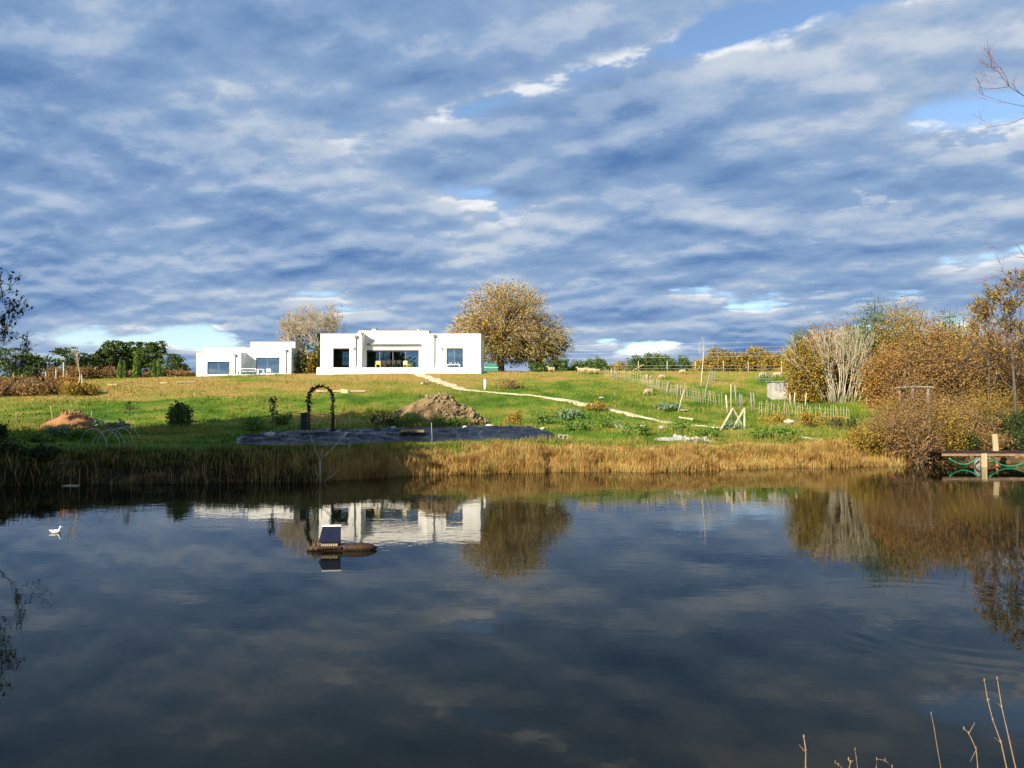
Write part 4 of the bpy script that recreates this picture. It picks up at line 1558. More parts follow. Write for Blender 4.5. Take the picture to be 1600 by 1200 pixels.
def breeze_block():
    p = G(880, 686)
    r = thing('breeze_block', 'pale hollow block at the right end of the black sheeting', 'block', (p.x, p.y, p.z))
    mb = MB()
    wall_sheet(mb, -.26, .26, .0, .22, -.1, .2, [(-.21, -.03, .04, .18), (.03, .21, .04, .18)])
    mb.build('shell', MAT['stone'], r)
    MB().box((-.20, .06, .05), (.20, .09, .17)).build('web', MAT['stone'], r)


breeze_block()


def pallet():
    p = G(645, 684)
    r = thing('pallet', 'weathered timber pallet lying on the sheeting', 'pallet', (p.x, p.y, p.z + .30), None, R(4))
    for k in range(3):
        MB().box((-.6, -.4 + .37 * k, 0), (.6, -.31 + .37 * k, .09)).build('bearer', MAT['oldwood'], r)
    for k in range(7):
        MB().box((-.6 + .178 * k, -.42, .092), (-.48 + .178 * k, .45, .115)).build('slat', MAT['oldwood'], r)


pallet()


def crates():
    p = G(489, 684)
    r = thing('timber_offcuts', 'grey timber offcuts lying on the shaded sheeting', 'timber', (p.x, p.y, p.z + .25), None, R(8))
    for k, (x, l) in enumerate(((-.4, .5), (0, .6), (.45, .4), (.2, .9))):
        MB().box((x - l / 2, -.1 + .14 * k, .0), (x + l / 2, .0 + .14 * k, .12)).build('board', MAT['greywood'], r)


crates()


# ------------------------------------------------------------------ arbor and bin
def arbor():
    D = 38.6
    b = B(501, D)
    k = up_px(D)
    w = 37 * k / 2
    top = P(501, 603.5, D).z - b.z
    root = thing('rose_arch', 'dark iron garden arch with a climbing plant above the sheeting', 'arch', b, None, R(6))
    for yy in (-.22, .22):
        pts = [(-w, yy, -.1), (-w, yy, top - w)]
        pts += [(-w * math.cos(a), yy, top - w + w * math.sin(a)) for a in np.linspace(.2, math.pi - .2, 11)]
        pts += [(w, yy, top - w), (w, yy, -.1)]
        MB().tube(pts, .022, 6).build('hoop', MAT['iron'], root, True)
    for s in (-1, 1):
        for z in np.arange(.2, top - w, .28):
            MB().tube([(s * w, -.22, z), (s * w, .22, z)], .012, 5).build('rung', MAT['iron'], root)
    for a in np.linspace(.3, math.pi - .3, 7):
        x, z = -w * math.cos(a), top - w + w * math.sin(a)
        MB().tube([(x, -.22, z), (x, .22, z)], .012, 5).build('rung', MAT['iron'], root)
    for a in np.linspace(.5, math.pi - .5, 5):           # scrolls under the arch
        x, z = -(w - .11) * math.cos(a), top - w + (w - .11) * math.sin(a)
        MB().tube([(x + .08 * math.cos(t), -.22, z + .08 * math.sin(t)) for t in np.linspace(0, 5, 9)], .012, 5).build('scroll', MAT['iron'], root)
    r = np.random.default_rng(61)
    n = 900
    t = r.random(n) * (2 * (top - w) + math.pi * w)
    side = np.zeros((n, 3))
    for i in range(n):
        q = t[i]
        if q < top - w:
            side[i] = (-w, 0, q)
        elif q < top - w + math.pi * w:
            a = (q - top + w) / w
            side[i] = (-w * math.cos(a), 0, top - w + w * math.sin(a))
        else:
            side[i] = (w, 0, top - w - (q - (top - w) - math.pi * w))
    keep = (side[:, 0] < 0) | (r.random(n) < .6)
    side = side[keep] + r.normal(size=(keep.sum(), 3)) * np.array([.055, .16, .05])
    v, f = leaves_np(side, .07, r)
    link('climber', mesh_np('climber', v, f, MAT['darkivy']), root)


arbor()


def bin_():
    D = 37.9
    b = B(476, D)
    h = P(476, 645, D).z - b.z
    r = thing('compost_bin', 'dark green upright bin left of the garden arch', 'bin', b)
    MB().box((-.17, -.17, -.05), (.17, .17, h - .06), .015).build('body', MAT['binm'], r, bevel=.02)
    MB().box((-.19, -.19, h - .06), (.19, .19, h)).build('lid', MAT['binm'], r, bevel=.015)
    for z in (.3, .6):
        MB().box((-.175, -.178, z), (.175, .178, z + .03)).build('rib', MAT['binm'], r)


bin_()


# ------------------------------------------------------------------ little things on the slope
def white_pipe():
    b = G(758, 609)
    r = thing('marker_pipe', 'short white upright pipe in the grass beside the path', 'pipe', b)
    MB().tube([(0, 0, -.1), (0, 0, .78)], .11, 10).build('pipe', MAT['plastic'], r, True)
    MB().tube([(0, 0, .78), (0, 0, .86)], .125, 10).build('cap', MAT['plastic'], r, True)


white_pipe()


def plank(label, px0, py0, px1, py1, w=.16, mat='wood', cat='plank', t=.12):
    a, b = G(px0, py0), G(px1, py1)
    o = MB(a).beam(a + Vector((0, 0, .12)), b + Vector((0, 0, .12)), w, t).build('plank', MAT[mat], None, False, .008)
    tag(o, label, cat, 'timber lying on the grass')


plank('long pale beam lying on the grass behind the arch', 494, 613.5, 571, 613.5, .2)
plank('short pale board lying across the long beam', 534, 613, 545, 615, .22, 'wood', 'plank', .3)
plank('pale board on the brown grass left of the smaller house', 276, 599, 304, 598.4, .2)
plank('thin pale board farther left on the brown grass', 168, 603, 184, 603, .16)
plank('pale board on the grass just right of the beam', 250, 600.5, 262, 600, .16)
plank('small pale slab left of the earth heap top', 659, 601, 674, 600.5, .3, 'stone')
plank('pale log lying at the foot of the leaning stick', 1061, 643.5, 1073, 643.5, .3)
plank('pale plank on the grass left of the trestle', 1061, 655, 1084, 658, .3)


def trestle():
    """two timber A-frames"""
    b = G(1145, 671)
    k = up_px(b.y)
    r = thing('timber_trestle', 'white timber trestle of two leaning frames standing in the grass', 'trestle', b)

    def q(px, py, dy):
        p = P(px, py, b.y + dy)
        return p - b
    for i, (p0, p1, dy0, dy1) in enumerate([((1125, 673), (1145, 638), -.3, .1), ((1145, 660), (1144.5, 638), .5, .15), ((1145, 638), (1161, 667), .1, .5),
                                            ((1142, 675), (1163, 638), -.35, .1), ((1163, 672), (1163, 637), .0, .05), ((1145, 639), (1163, 639), .12, .12)][:5]):
        MB().beam(q(*p0, dy0), q(*p1, dy1), .085, .085, (0, 1, .2)).build('strut', MAT['bone'], r)
    bush('nettle_clump', 'grey green weeds growing under the timber trestle', 'weeds', G(1147, 671), 0.9, .25, 'artichoke', 77, .07, 500, stems=8)


trestle()


def hut():
    b = G(1219, 624.5)
    k = up_px(b.y)
    r = thing('field_hut', 'small pale concrete hut with a stained front in the paddock', 'hut', b, None, R(-4))
    w, h = 25 * k, 28 * k
    MB().box((-w / 2, 0, -.15), (w / 2, 1.5, h)).build('wall', MAT['concrete'], r)
    for x in (-.32, .0, .3):
        MB().box((x - .12, -.015, h * .48), (x + .10, -.003, h * .98)).build('panel', MAT['greywood'], r)
    MB().box((-w / 2 - .12, -.12, h), (w / 2 + .5, 1.65, h + .05)).build('roof', MAT['metalroof'], r)
    MB().tube([(-.2, -.02, h - .15), (-.2, .02, h - .15)], .04, 8).build('vent', MAT['iron'], r)
    rr = np.random.default_rng(82)
    c = G(1240, 623)
    root = thing('brush_pile', 'heap of cut brown branches leaning on the concrete hut', 'brush pile', c)
    n = 420
    a = rr.normal(size=(n, 3)) * np.array([.45, .4, .25]) + np.array([0, 0, .9])
    a[:, 2] = np.abs(a[:, 2])
    d = rand_unit(n, rr) * np.array([1, .7, .45])
    v, f = sticks_np(a - d * .55, a + d * .55, np.full(n, .02), np.full(n, .01))
    link('branches', mesh_np('branches', v, f, MAT['oldwood']), root)['kind'] = 'stuff'


hut()


def green_tent():
    D = 92
    b = B(768, D)
    k = up_px(D)
    r = thing('covered_trailer', 'green tarpaulin over a low load beside the big tree trunk', 'tarpaulin', b)
    h = 15.5 * k
    xs = [-10 * k, 4 * k, 9 * k]
    mb = MB()
    prof = [(-12 * k, 0), (-11 * k, h * .55), (-7 * k, h * .9), (0, h), (7 * k, h * .95), (10 * k, h * .45), (11 * k, 0)]
    n = len(prof)
    vs = [(x, y, z * (1 - .12 * abs(y))) for y in (-1.1, 0, 1.1) for x, z in prof]
    fs = [(j * n + i, j * n + i + 1, (j + 1) * n + i + 1, (j + 1) * n + i) for j in range(2) for i in range(n - 1)]
    fs += [tuple(range(n)), tuple(range(3 * n - 1, 2 * n - 1, -1))]
    mb.add(vs, fs)
    mb.build('cover', MAT['greencloth'], r)
    MB().tube([(-12 * k, -1.12, h * .5), (0, -1.16, h * .42), (11 * k, -1.12, h * .5)], .03, 6).build('rope', MAT['plastic'], r)


green_tent()

# ------------------------------------------------------------------ fences, posts and stakes
_pk = {}


def picket_mesh(k, mat):
    if (k, mat) not in _pk:
        r = random.Random(k)
        mb = MB()
        mb.tube([(0, 0, -.1), (r.uniform(-.02, .02), 0, .5), (r.uniform(-.03, .03), 0, 1.0), (r.uniform(-.04, .04), 0, 1.08)], [.017, .017, .015, .005], 5)
        _pk[(k, mat)] = mb.mesh('picket', MAT[mat])
    return _pk[(k, mat)]


def paling(label, pix, step, hh, seed, wires=2, mat='wood'):
    pts = [G(*p) for p in pix]
    root = thing('paling_fence', label, 'fence', pts[0])
    r = random.Random(seed)
    cum = [0]
    for a, b in zip(pts, pts[1:]):
        cum.append(cum[-1] + math.hypot(b.x - a.x, b.y - a.y))
    n = int(cum[-1] / step)
    ln = [[] for _ in range(wires)]
    for i in range(n + 1):
        s = i * step
        x = float(np.interp(s, cum, [p.x for p in pts]))
        y = float(np.interp(s, cum, [p.y for p in pts]))
        z = tz1(x, y)
        o = link('picket', picket_mesh(r.randrange(5), mat), root)
        o.location = Vector((x, y, z)) - pts[0]
        h = hh * r.uniform(.86, 1.1)
        o.scale = (1, 1, h)
        o.rotation_euler = (r.gauss(0, .05), r.gauss(0, .07), r.random() * 6)
        for w in range(wires):
            ln[w].append(Vector((x, y, z + hh * (.3 + .5 * w))) - pts[0])
    for w in range(wires):
        MB().tube(ln[w], .009, 4).build('wire', MAT['wire'], root)


paling('chestnut paling fence running down from the row of sheep to the gate posts', [(944, 590), (975, 594), (1002, 600), (1030, 611), (1060, 620), (1095, 629), (1132, 634)], .22, .98, 1)
paling('chestnut paling fence between the gate posts and the white-stemmed shrub', [(1186, 648), (1215, 650), (1245, 653), (1280, 656), (1330, 660)], .21, 1.05, 2)
paling('short far paling pen among the sheep', [(1182, 596), (1198, 597), (1210, 596)], .3, 1.0, 3, 2, 'greywood')
paling('paling fence glimpsed behind the right bank bushes', [(1490, 660), (1530, 660), (1598, 662)], .25, 1.1, 4)


def post(label, p0, p1, rad=.05, mat='greywood', dy=0.0, name='fence_post', cat='post', group='posts and stakes in the paddock'):
    a = G(*p0)
    q = P(*p1, a.y + dy)
    o = MB(a).tube([a - Vector((0, 0, .15)), a.lerp(q, .5), q], [rad, rad * .95, rad * .85], 7).build(name, MAT[mat], None, True)
    return tag(o, label, cat, group)


for i, (p0, p1, rad, mt, lb) in enumerate([
    ((1040, 616), (1045, 596), .06, 'greywood', 'leftmost grey leaning post in the paling fence'), ((1058, 621), (1059, 600), .07, 'greywood', 'thick grey post second along the paling fence'),
    ((1070, 617), (1071, 598), .05, 'greywood', 'grey post third along the paling fence'), ((1059, 644), (1069, 609), .04, 'bone', 'long pale stick leaning right in front of the fence'),
    ((1100, 622), (1109, 584), .06, 'greywood', 'tall grey post leaning right, uphill of the gate'), ((1137, 644), (1134, 617), .07, 'bone', 'pale gate post at the left of the gate gap'),
    ((1142.5, 646), (1142, 600), .05, 'wood', 'tall pale pole at the left of the gate gap'), ((1151, 634), (1148, 602), .06, 'greywood', 'tall grey post leaning left behind the gate gap'),
    ((1157, 636), (1156, 615), .05, 'greywood', 'left one of the paired grey posts by the gate gap'), ((1160, 634), (1159, 617), .04, 'greywood', 'right one of the paired grey posts by the gate gap'),
    ((1175, 644), (1173, 613), .05, 'greywood', 'grey post at the right of the gate gap'), ((1180, 637), (1177, 614), .05, 'greywood', 'leaning grey post right of the gate gap'),
    ((1113, 596), (1113, 580), .05, 'greywood', 'left grey post of the far pair uphill'), ((1116.5, 596), (1117, 580), .04, 'greywood', 'right grey post of the far pair uphill'),
    ((960, 594), (960, 574), .05, 'greywood', 'grey post at the upper end of the paling fence'), ((956, 586), (956, 575), .04, 'wood', 'thin post left of the upper paling end'),
    ((1235, 634), (1234, 615), .05, 'bone', 'pale post in front of the brush pile'), ((1241, 634), (1242, 613), .05, 'bone', 'taller pale post in front of the brush pile'),
    ((1258, 634), (1260, 614), .05, 'bone', 'pale post between brush pile and white-stemmed shrub'), ((1354, 640), (1354, 622), .06, 'oldwood', 'brown post right of the white-stemmed shrub'),
    ((1221.5, 586), (1221.5, 571), .08, 'wood', 'yellowish far post left of the round shrub')]):
    post(lb, p0, p1, rad, mt)


def rail_fence():
    D = 108
    pxs = [998, 1043, 1087, 1131, 1170, 1222]
    b = B(pxs[0], D)
    root = thing('rail_fence', 'far post and rail fence along the top of the paddock', 'fence', b)
    bs = [B(px, D) for px in pxs]
    for p in bs:
        MB(b).tube([p - Vector((0, 0, .2)), p + Vector((0, 0, 1.55))], .075, 7).build('post', MAT['wood'], root, True)
    for z in (.45, .9):
        for a, c in zip(bs, bs[1:]):
            MB(b).beam(a + Vector((0, -.12, z)), c + Vector((0, -.12, z)), .03, .04).build('rail', MAT['greywood'], root)
    a, c = B(952, D), bs[0]
    for z in (.5, .85):
        MB(b).beam(a + Vector((0, -.12, z)), c + Vector((0, -.12, z)), .03, .04).build('rail', MAT['greywood'], root)
    MB(b).beam(B(988, D) + Vector((0, -.15, .1)), B(1006, D) + Vector((0, -.15, 1.1)), .06, .10).build('brace', MAT['wood'], root)


rail_fence()

# stakes and saplings on the left slope
for i, (p0, p1, rad, mt, lb) in enumerate([
    ((84, 670), (79, 634), .018, 'wood', 'thin cane rising in front of the orange heap, left one'), ((110, 672), (108.5, 640), .018, 'wood', 'thin cane rising in front of the orange heap, right one'),
    ((143, 668), (143, 642), .016, 'wood', 'thin cane at the right edge of the orange heap'), ((26, 664), (25, 644), .016, 'wood', 'thin cane at the far left grass'),
    ((72, 594), (71.5, 581), .06, 'bone', 'short pale post left in the brown brush'), ((88, 599), (87.5, 576), .06, 'bone', 'pale post in the brown brush'),
    ((99.5, 604), (99.5, 566), .06, 'bone', 'tall pale post in the brown brush'), ((103, 604), (104, 580), .04, 'bone', 'thin pale post beside the tall brush post'),
    ((21, 606), (21.5, 584), .04, 'bone', 'leftmost pale post in the brown brush'), ((428, 692), (429, 655), .014, 'oldwood', 'thin dry stalk left of the garden arch'),
    ((547, 678), (546, 650), .018, 'bone', 'pale cane right of the garden arch'), ((524, 674), (524, 655), .018, 'bone', 'pale cane at the foot of the arch'),
    ((555, 700), (555, 668), .03, 'greywood', 'grey green stake in front of the sheeting, left'), ((676, 700), (674, 660), .02, 'greywood', 'grey stake in front of the sheeting below the heap'),
    ((546, 712), (546, 694), .02, 'bone', 'small white-topped cane in the shaded reeds')]):
    post(lb, p0, p1, rad, mt, 0, 'stake', 'stake', 'canes and stakes on the left slope')


def tripod():
    b = G(127, 606)
    r = thing('tripod_stakes', 'tripod of pale stakes holding a young tree in the brown brush', 'stakes', b)
    k = up_px(b.y)
    for x, y in ((-4, -.3), (4.5, -.3), (0, .5)):
        MB().tube([(x * k, y, -.1), (0, 0, 22 * k)], .045, 6).build('stake', MAT['bone'], r)
    seg = []
    grow(seg, np.array([0, 0, 0.2]), np.array([0, 0, 1.]), 1.6, .05, 2, np.random.default_rng(5), .5)
    link('sapling', seg_mesh('sapling', seg, MAT['palebark'], .015), r)


tripod()


def hoops():
    data = [(124, 166, 703, 665), (160, 172, 699, 668), (166, 180, 699, 666), (180, 195, 690, 664), (187, 208, 687, 662)]
    for i, (a, b, yb, yt) in enumerate(data):
        p = G((a + b) / 2, yb)
        k = up_px(p.y)
        w, h = .55, (yb - yt) * k * .95
        o = thing('cloche_hoop', ['nearest bent white hoop over the vegetable bed', 'second bent white hoop over the vegetable bed', 'third bent white hoop over the vegetable bed',
                                  'fourth bent white hoop over the vegetable bed', 'farthest bent white hoop over the vegetable bed'][i], 'hoop', (p.x, p.y, p.z), 'cloche hoops', R(25))
        MB().tube([(-w * math.cos(t), 0, -.1 + h * math.sin(t)) for t in np.linspace(0, math.pi, 17)], .009, 5).build('bar', MAT['wire'], o, True)
        for s in (-1, 1):
            MB().tube([(s * w, 0, -.25), (s * w, 0, -.02)], .014, 5).build('peg', MAT['iron'], o)


hoops()


# ------------------------------------------------------------------ animals
for i, (px, py, pose, rz, sz, lb) in enumerate([
    (1014, 618, 0, 200, .92, 'nearest sheep, grazing on the bright green slope before the paling fence'), (1035, 593.5, 0, 190, .82, 'sheep grazing with its long shadow behind the paling fence'),
    (1011.5, 592.5, 0, 250, .82, 'sheep seen end on beside a darker lamb'), (1067, 585, 0, 180, .8, 'sheep far up the paddock left of the bare sapling'),
    (1017, 592.5, 0, 20, .5, 'small lamb in shade close to another sheep'), (908, 584, 1, 170, .95, 'leftmost sheep of the row on the crest'),
    (916, 584, 0, 185, 1.0, 'second sheep of the row on the crest'), (925, 584.5, 0, 175, .95, 'third sheep of the row on the crest'), (933, 585, 0, 10, .9, 'rightmost sheep of the row on the crest'),
    (862, 582.5, 1, 190, .95, 'lone sheep right of the big golden tree'), (1192.5, 591, 0, 200, .95, 'pale sheep inside the far pen'), (1215, 590.5, 0, 170, .95, 'buff sheep right of the far pen')]):
    g = G(px, py)
    o = link('sheep', SH[pose], None, (g.x, g.y, g.z - .01))
    o.rotation_euler = (0, 0, R(rz))
    o.scale = (sz * .76,) * 3
    tag(o, lb, 'sheep', 'sheep grazing in the meadow')


def duck():
    D = F * CAMH / (831 - YH)
    p = P(87, 831, D)
    o = link('duck', DUCK, None, (p.x, p.y, 0))
    o.rotation_euler = (0, 0, R(8))
    o.scale = (.52,) * 3
    tag(o, 'white duck floating near the dark left bank', 'duck')


duck()


# ------------------------------------------------------------------ on and by the water
def duck_house():
    D = F * CAMH / (858 - YH)
    k = up_px(D)
    c = P(516, 858, D)
    root = thing('floating_log', 'dark brown floating log raft carrying a small nest box', 'raft', (c.x, D, 0), None, R(4))
    r = random.Random(4)
    pts, rad = [], []
    for i, (x, rr) in enumerate([(-35, 2.2), (-27, 3.8), (-12, 4.6), (8, 5.0), (30, 5.6), (48, 6.0), (58, 5.2), (66, 3.4), (72, .8)]):
        pts.append((x * k, r.uniform(-.01, .01), .035 + .002 * x * k + rr * k * .15))
        rad.append(rr * k * 1.3)
    MB().tube(pts, rad, 10).build('log', MAT['darkwood'], root, True)
    MB().tube([(-30 * k, .16, .02), (0, .2, .03), (25 * k, .17, .02)], [.04, .06, .03], 8).build('log', MAT['darkwood'], root, True)
    MB().box((-14 * k, -.14, .06), (18 * k, .26, .09)).build('deck', MAT['darkwood'], root)
    rr = np.random.default_rng(8)
    n = 70
    a = rr.normal(size=(n, 3)) * np.array([.07, .07, .01]) + np.array([-.26, -.02, .05])
    d = rand_unit(n, rr) * np.array([.6, .5, .9])
    d[:, 2] = np.abs(d[:, 2])
    v, f = sticks_np(a, a + d * (.08 + .16 * rr.random((n, 1))), np.full(n, .006), np.full(n, .003))
    link('dry_stems', mesh_np('dry_stems', v, f, MAT['oldwood']), root)['kind'] = 'stuff'
    h = thing('nest_box', 'small duck house with navy lean-to roof standing on the floating log', 'duck house', (c.x, D, .10), None, R(4))
    w, dp, h0, h1 = 13.5 * k, .30, .11, .30
    y0, y1 = -.10, .22
    MB().add([(-w, y0, 0), (-w, y1, 0), (-w, y1, h1), (-w, y0, h0)], [(0, 1, 2, 3)]).add([(-w + .012, y0, 0), (-w + .012, y1, 0), (-w + .012, y1, h1), (-w + .012, y0, h0)], [(3, 2, 1, 0)]).build('side_wall', MAT['plastic'], h)
    MB().add([(w, y0, 0), (w, y1, 0), (w, y1, h1), (w, y0, h0)], [(0, 1, 2, 3)]).build('side_wall', MAT['oldwood'], h)
    MB().box((-w + .015, y1 - .02, 0), (w - .015, y1, h1 - .01)).build('back_wall', MAT['oldwood'], h)
    MB().box((-w + .015, y0 + .07, 0), (w - .015, y0 + .08, h0)).build('inner_wall', MAT['iron'], h)
    for i in range(9):
        x = -w + .03 + i * (2 * w - .06) / 8
        MB().box((x - .011, y0, 0), (x + .011, y0 + .018, h0)).build('slat', MAT['wood'], h)
    a, b = (y0 - .05, h0 - .02), (y1 + .03, h1 + .03)
    MB().add([(-w - .025, a[0], a[1]), (w + .035, a[0], a[1]), (w + .0, b[0], b[1]), (-w - .025, b[0], b[1]),
              (-w - .025, a[0], a[1] + .03), (w + .035, a[0], a[1] + .03), (w + .0, b[0], b[1] + .03), (-w - .025, b[0], b[1] + .03)],
             [(3, 2, 1, 0), (4, 5, 6, 7), (0, 1, 5, 4), (1, 2, 6, 5), (2, 3, 7, 6), (3, 0, 4, 7)]).build('roof', MAT['navy'], h)
    MB().beam((-w - .03, b[0], b[1] + .045), (w + .005, b[0], b[1] + .045), .05, .03).build('ridge_strip', MAT['plastic'], h)


duck_house()


def snag():
    D = 29.6
    b = P(502, 753, D)
    root = thing('dead_branch', 'bleached forked dead branch standing in the shallows', 'branch', (b.x, D, 0))

    def q(px, py, dy=0):
        return P(px, py, D + dy) - Vector((b.x, D, 0))
    for pts, rad in [([q(500, 757), q(500, 735), q(500, 718)], [.05, .045, .04]), ([q(500, 718), q(494, 708), q(489, 690, -.2), q(479, 671, -.3)], [.036, .03, .024, .012]),
                     ([q(500, 718), q(508, 712), q(525, 695, .2), q(542, 676, .3)], [.036, .03, .026, .016]), ([q(500, 722), q(503, 712), q(504, 701)], [.03, .02, .012]),
                     ([q(499, 745), q(493, 738), q(492, 725)], [.03, .02, .01]), ([q(502, 758), q(512, 748), q(522, 741, .2), q(531, 732, .3)], [.03, .026, .018, .010]),
                     ([q(509, 750), q(513, 740), q(519, 733)], [.02, .014, .008]), ([q(503, 756), q(510, 760), q(519, 762)], [.022, .016, .01])]:
        MB().tube(pts, [q_ * .62 for q_ in rad], 6).build('limb', MAT['bone'], root, True)


snag()


def jetty():
    yf, yb = 37.7, 39.4
    z = 3 - (706.5 - YH) * yf / F
    x0, x1 = P(1472, 700, yf).x, 31.0
    root = thing('jetty', 'wooden jetty over the water at the right bank', 'jetty', (x0, yf, 0))
    o = (x0, yf, 0)
    x, i = x0, 0
    while x < x1:
        MB(o).box((x, yf - .06, z - .045), (x + .135, yb, z + .004 * (i % 3))).build('plank', MAT['darkwood'], root)
        x += .15
        i += 1
    MB(o).box((x0, yf - .03, z - .19), (x1, yf + .05, z - .05)).build('beam', MAT['oldwood'], root)
    MB(o).box((x0, yb - .1, z - .25), (x1, yb - .02, z - .05)).build('beam', MAT['oldwood'], root)
    for px, a, b_, m_ in ((1536.5, -.14, .0, 'wood'), (1530, .08, .24, 'greywood')):
        xx = P(px, 720, yf).x
        MB(o).box((xx - .11, yf + a, -.8), (xx + .11, yf + b_, z - .052)).build('post', MAT[m_], root, False, .01)
    xx = P(1650, 720, yf).x
    MB(o).box((xx - .11, yf - .14, -.8), (xx + .11, yf, z - .052)).build('post', MAT['wood'], root, False, .01)
    p0, p1 = P(1557, 703.5, yf + 1.2), P(1554, 678.5, yf + 1.2)
    MB(o).beam((p0.x, p0.y, z - .3), p1, .22, .16, (0, 1, 0)).build('mooring_post', MAT['wood'], root, False, .02)
    for j, (pa, pb, dip) in enumerate((((1483, 716), (1528, 715), 725.5), ((1545, 715), (1612, 714), 728.5))):
        pts = []
        for t in np.linspace(0, 1, 15):
            px = pa[0] + (pb[0] - pa[0]) * t
            base = pa[1] + (pb[1] - pa[1]) * t
            py = base + (dip - base) * 4 * t * (1 - t)
            pts.append(P(px, py, yf - .2))
        hz = MB(pts[0]).tube(pts, .035, 8).build('hose', MAT['hose'], None, True)
        tag(hz, ['green hose sagging under the left bay of the jetty', 'green hose sagging under the right bay of the jetty'][j], 'hose', 'hoses hung under the jetty')
    pf = P(1558, 727, yf - .25)
    fl = thing('fishing_float', 'small red float hanging below the jetty hose', 'float', pf)
    MB().tube([(0, 0, -.08), (0, 0, -.04), (0, 0, .04), (0, 0, .08)], [.015, .06, .06, .015], 8).build('bulb', MAT['redchair'], fl, True)
    MB().tube([(0, 0, .08), (.02, .05, .28)], .006, 4).build('line', MAT['wire'], fl)


jetty()


def small_raft():
    D = F * CAMH / (759 - YH)
    p = P(110, 759, D)
    r = thing('float_board', 'pale board floating by the shaded left bank with a thin upright stick', 'board', (p.x, D, 0))
    for k in range(3):
        MB().box((-.26, -.12 + .09 * k, -.02), (.26, -.04 + .09 * k, .035)).build('board', MAT['bone'], r)
    MB().tube([(0, 0, .03), (0, 0, .36)], .008, 5).build('stick', MAT['bone'], r)


small_raft()


def wires():
    for i, (ya, yb, px0, px1) in enumerate([(541.5, 527, 760, 1420), (549, 535, 760, 1420), (553, 545, 760, 1420), (560, 551, 760, 1420)]):
        D0, D1 = 150, 130
        pts = []
        for t in np.linspace(0, 1, 25):
            D = D0 + (D1 - D0) * t
            p = P(px0 + (px1 - px0) * t, ya + (yb - ya) * t + 6 * 4 * t * (1 - t) * .4, D)
            pts.append(p)
        o = MB(pts[0]).tube(pts, .017, 5).build('power_line', MAT['wire'], None, True)
        tag(o, ['highest bright power line over the right horizon', 'second highest power line over the right horizon', 'third highest power line over the right horizon', 'lowest power line over the right horizon'][i], 'power line', 'power lines over the right horizon')


wires()


def shelter():
    D = 47
    b = B(1428, D)
    r = thing('animal_shelter', 'small dark shelter with a flat metal roof among the right bushes', 'shelter', b)
    h = P(1428, 606, D).z - b.z
    w = 14 * up_px(D)
    MB().box((-w - .15, -.9, h), (w + .2, .9, h + .07)).build('roof', MAT['metalroof'], r)
    for s in (-1, 1):
        for t in (-.75, .75):
            MB().box((s * w * .85 - .05, t - .05, -.1), (s * w * .85 + .05, t + .05, h)).build('post', MAT['greywood'], r)
    MB().box((-w * .8, .7, 0), (w * .8, .74, h)).build('back_wall', MAT['iron'], r)


shelter()
pb_ = G(1449, 672)
o_ = thing('drum', 'small bright blue drum lying in the right bank scrub', 'drum', (pb_.x, pb_.y - 1.6, pb_.z + .35), None, R(70))
MB().tube([(0, -.2, 0), (0, -.18, 0), (0, .18, 0), (0, .2, 0)], [.12, .16, .16, .12], 12).build('barrel', MAT['blue'], o_, True)
MB().tube([(0, -.24, 0), (0, -.2, 0)], .05, 8).build('cap', MAT['plastic'], o_, True)

# ------------------------------------------------------------------ slender trees, shrubs and thickets
def bare_sapling():
    b = G(1095, 604)
    k = up_px(b.y)
    r = thing('bare_sapling', 'tall bare white-stemmed sapling in the paddock', 'tree', b)
    MB().tube([(0, 0, -.2), (2 * k, 0, 20 * k), (4.5 * k, 0, 45 * k), (4 * k, 0, 66 * k)], [.07, .06, .04, .012], 6).build('trunk', MAT['bone'], r, True)
    seg = []
    rr = np.random.default_rng(31)
    for h, dx in ((30, 1), (38, -1), (44, 1), (50, -1), (56, .8)):
        d = np.array([dx * .5, .2, 1.0])
        grow(seg, np.array([(2 + h / 22) * k, 0, h * k]), d / np.linalg.norm(d), 14 * k, .016, 1, rr, .4, .2)
    link('branches', seg_mesh('branches', seg, MAT['bone'], .008), r)


bare_sapling()


def white_stem_shrub():
    b = G(1314, 630)
    k = up_px(b.y)
    r = np.random.default_rng(33)
    root = thing('pollard_shrub', 'fan of pale bare stems, a big leafless shrub before the thicket', 'shrub', b)
    side = []
    for i in range(52):
        x0 = np.clip(r.normal(), -1.7, 1.7) * 16 * k
        a = np.clip(np.clip(r.normal() * .17, -.35, .35) + x0 / k * .017, -.58, .68)
        y = r.normal() * .30
        ln = (80 + 40 * r.random()) * k * (1 - .18 * abs(a))
        if r.random() < .2:
            ln *= .55
        pts = []
        for t in np.linspace(0, 1, 5):
            pts.append((x0 + math.sin(a * (0.7 + .5 * t)) * ln * t + r.normal() * .05 * t, y * ln * .35 * t + r.normal() * .05 * t + r.normal() * .0, ln * t * math.cos(a * .9) - (.1 if t == 0 else 0)))
        q = .017 + .022 * r.random()
        MB().tube(pts, [q, q * .9, q * .7, q * .5, q * .25], 5).build('stem', MAT['bone' if i % 3 else 'palebark'], root, True)
        for kk in (2, 3):
            if r.random() < .75:
                d = np.array(pts[kk + 1]) - np.array(pts[kk]) + r.normal(size=3) * np.array([.45, .3, .15])
                grow(side, np.array(pts[kk]), d / np.linalg.norm(d), 1.0 + .6 * r.random(), q * .45, 1, r, .45)
    seg = side
    for i in range(50):
        a = r.normal() * .45
        p = np.array([math.sin(a) * 3.2 + r.normal() * .4, r.normal() * .5, 3.2 + r.random() * 2.0])
        d = np.array([math.sin(a), r.normal() * .3, 1.0])
        grow(seg, p, d / np.linalg.norm(d), .7, .014, 1, r, .5)
    link('twigs', seg_mesh('twigs', seg, MAT['bone'], .009), root)['kind'] = 'stuff'


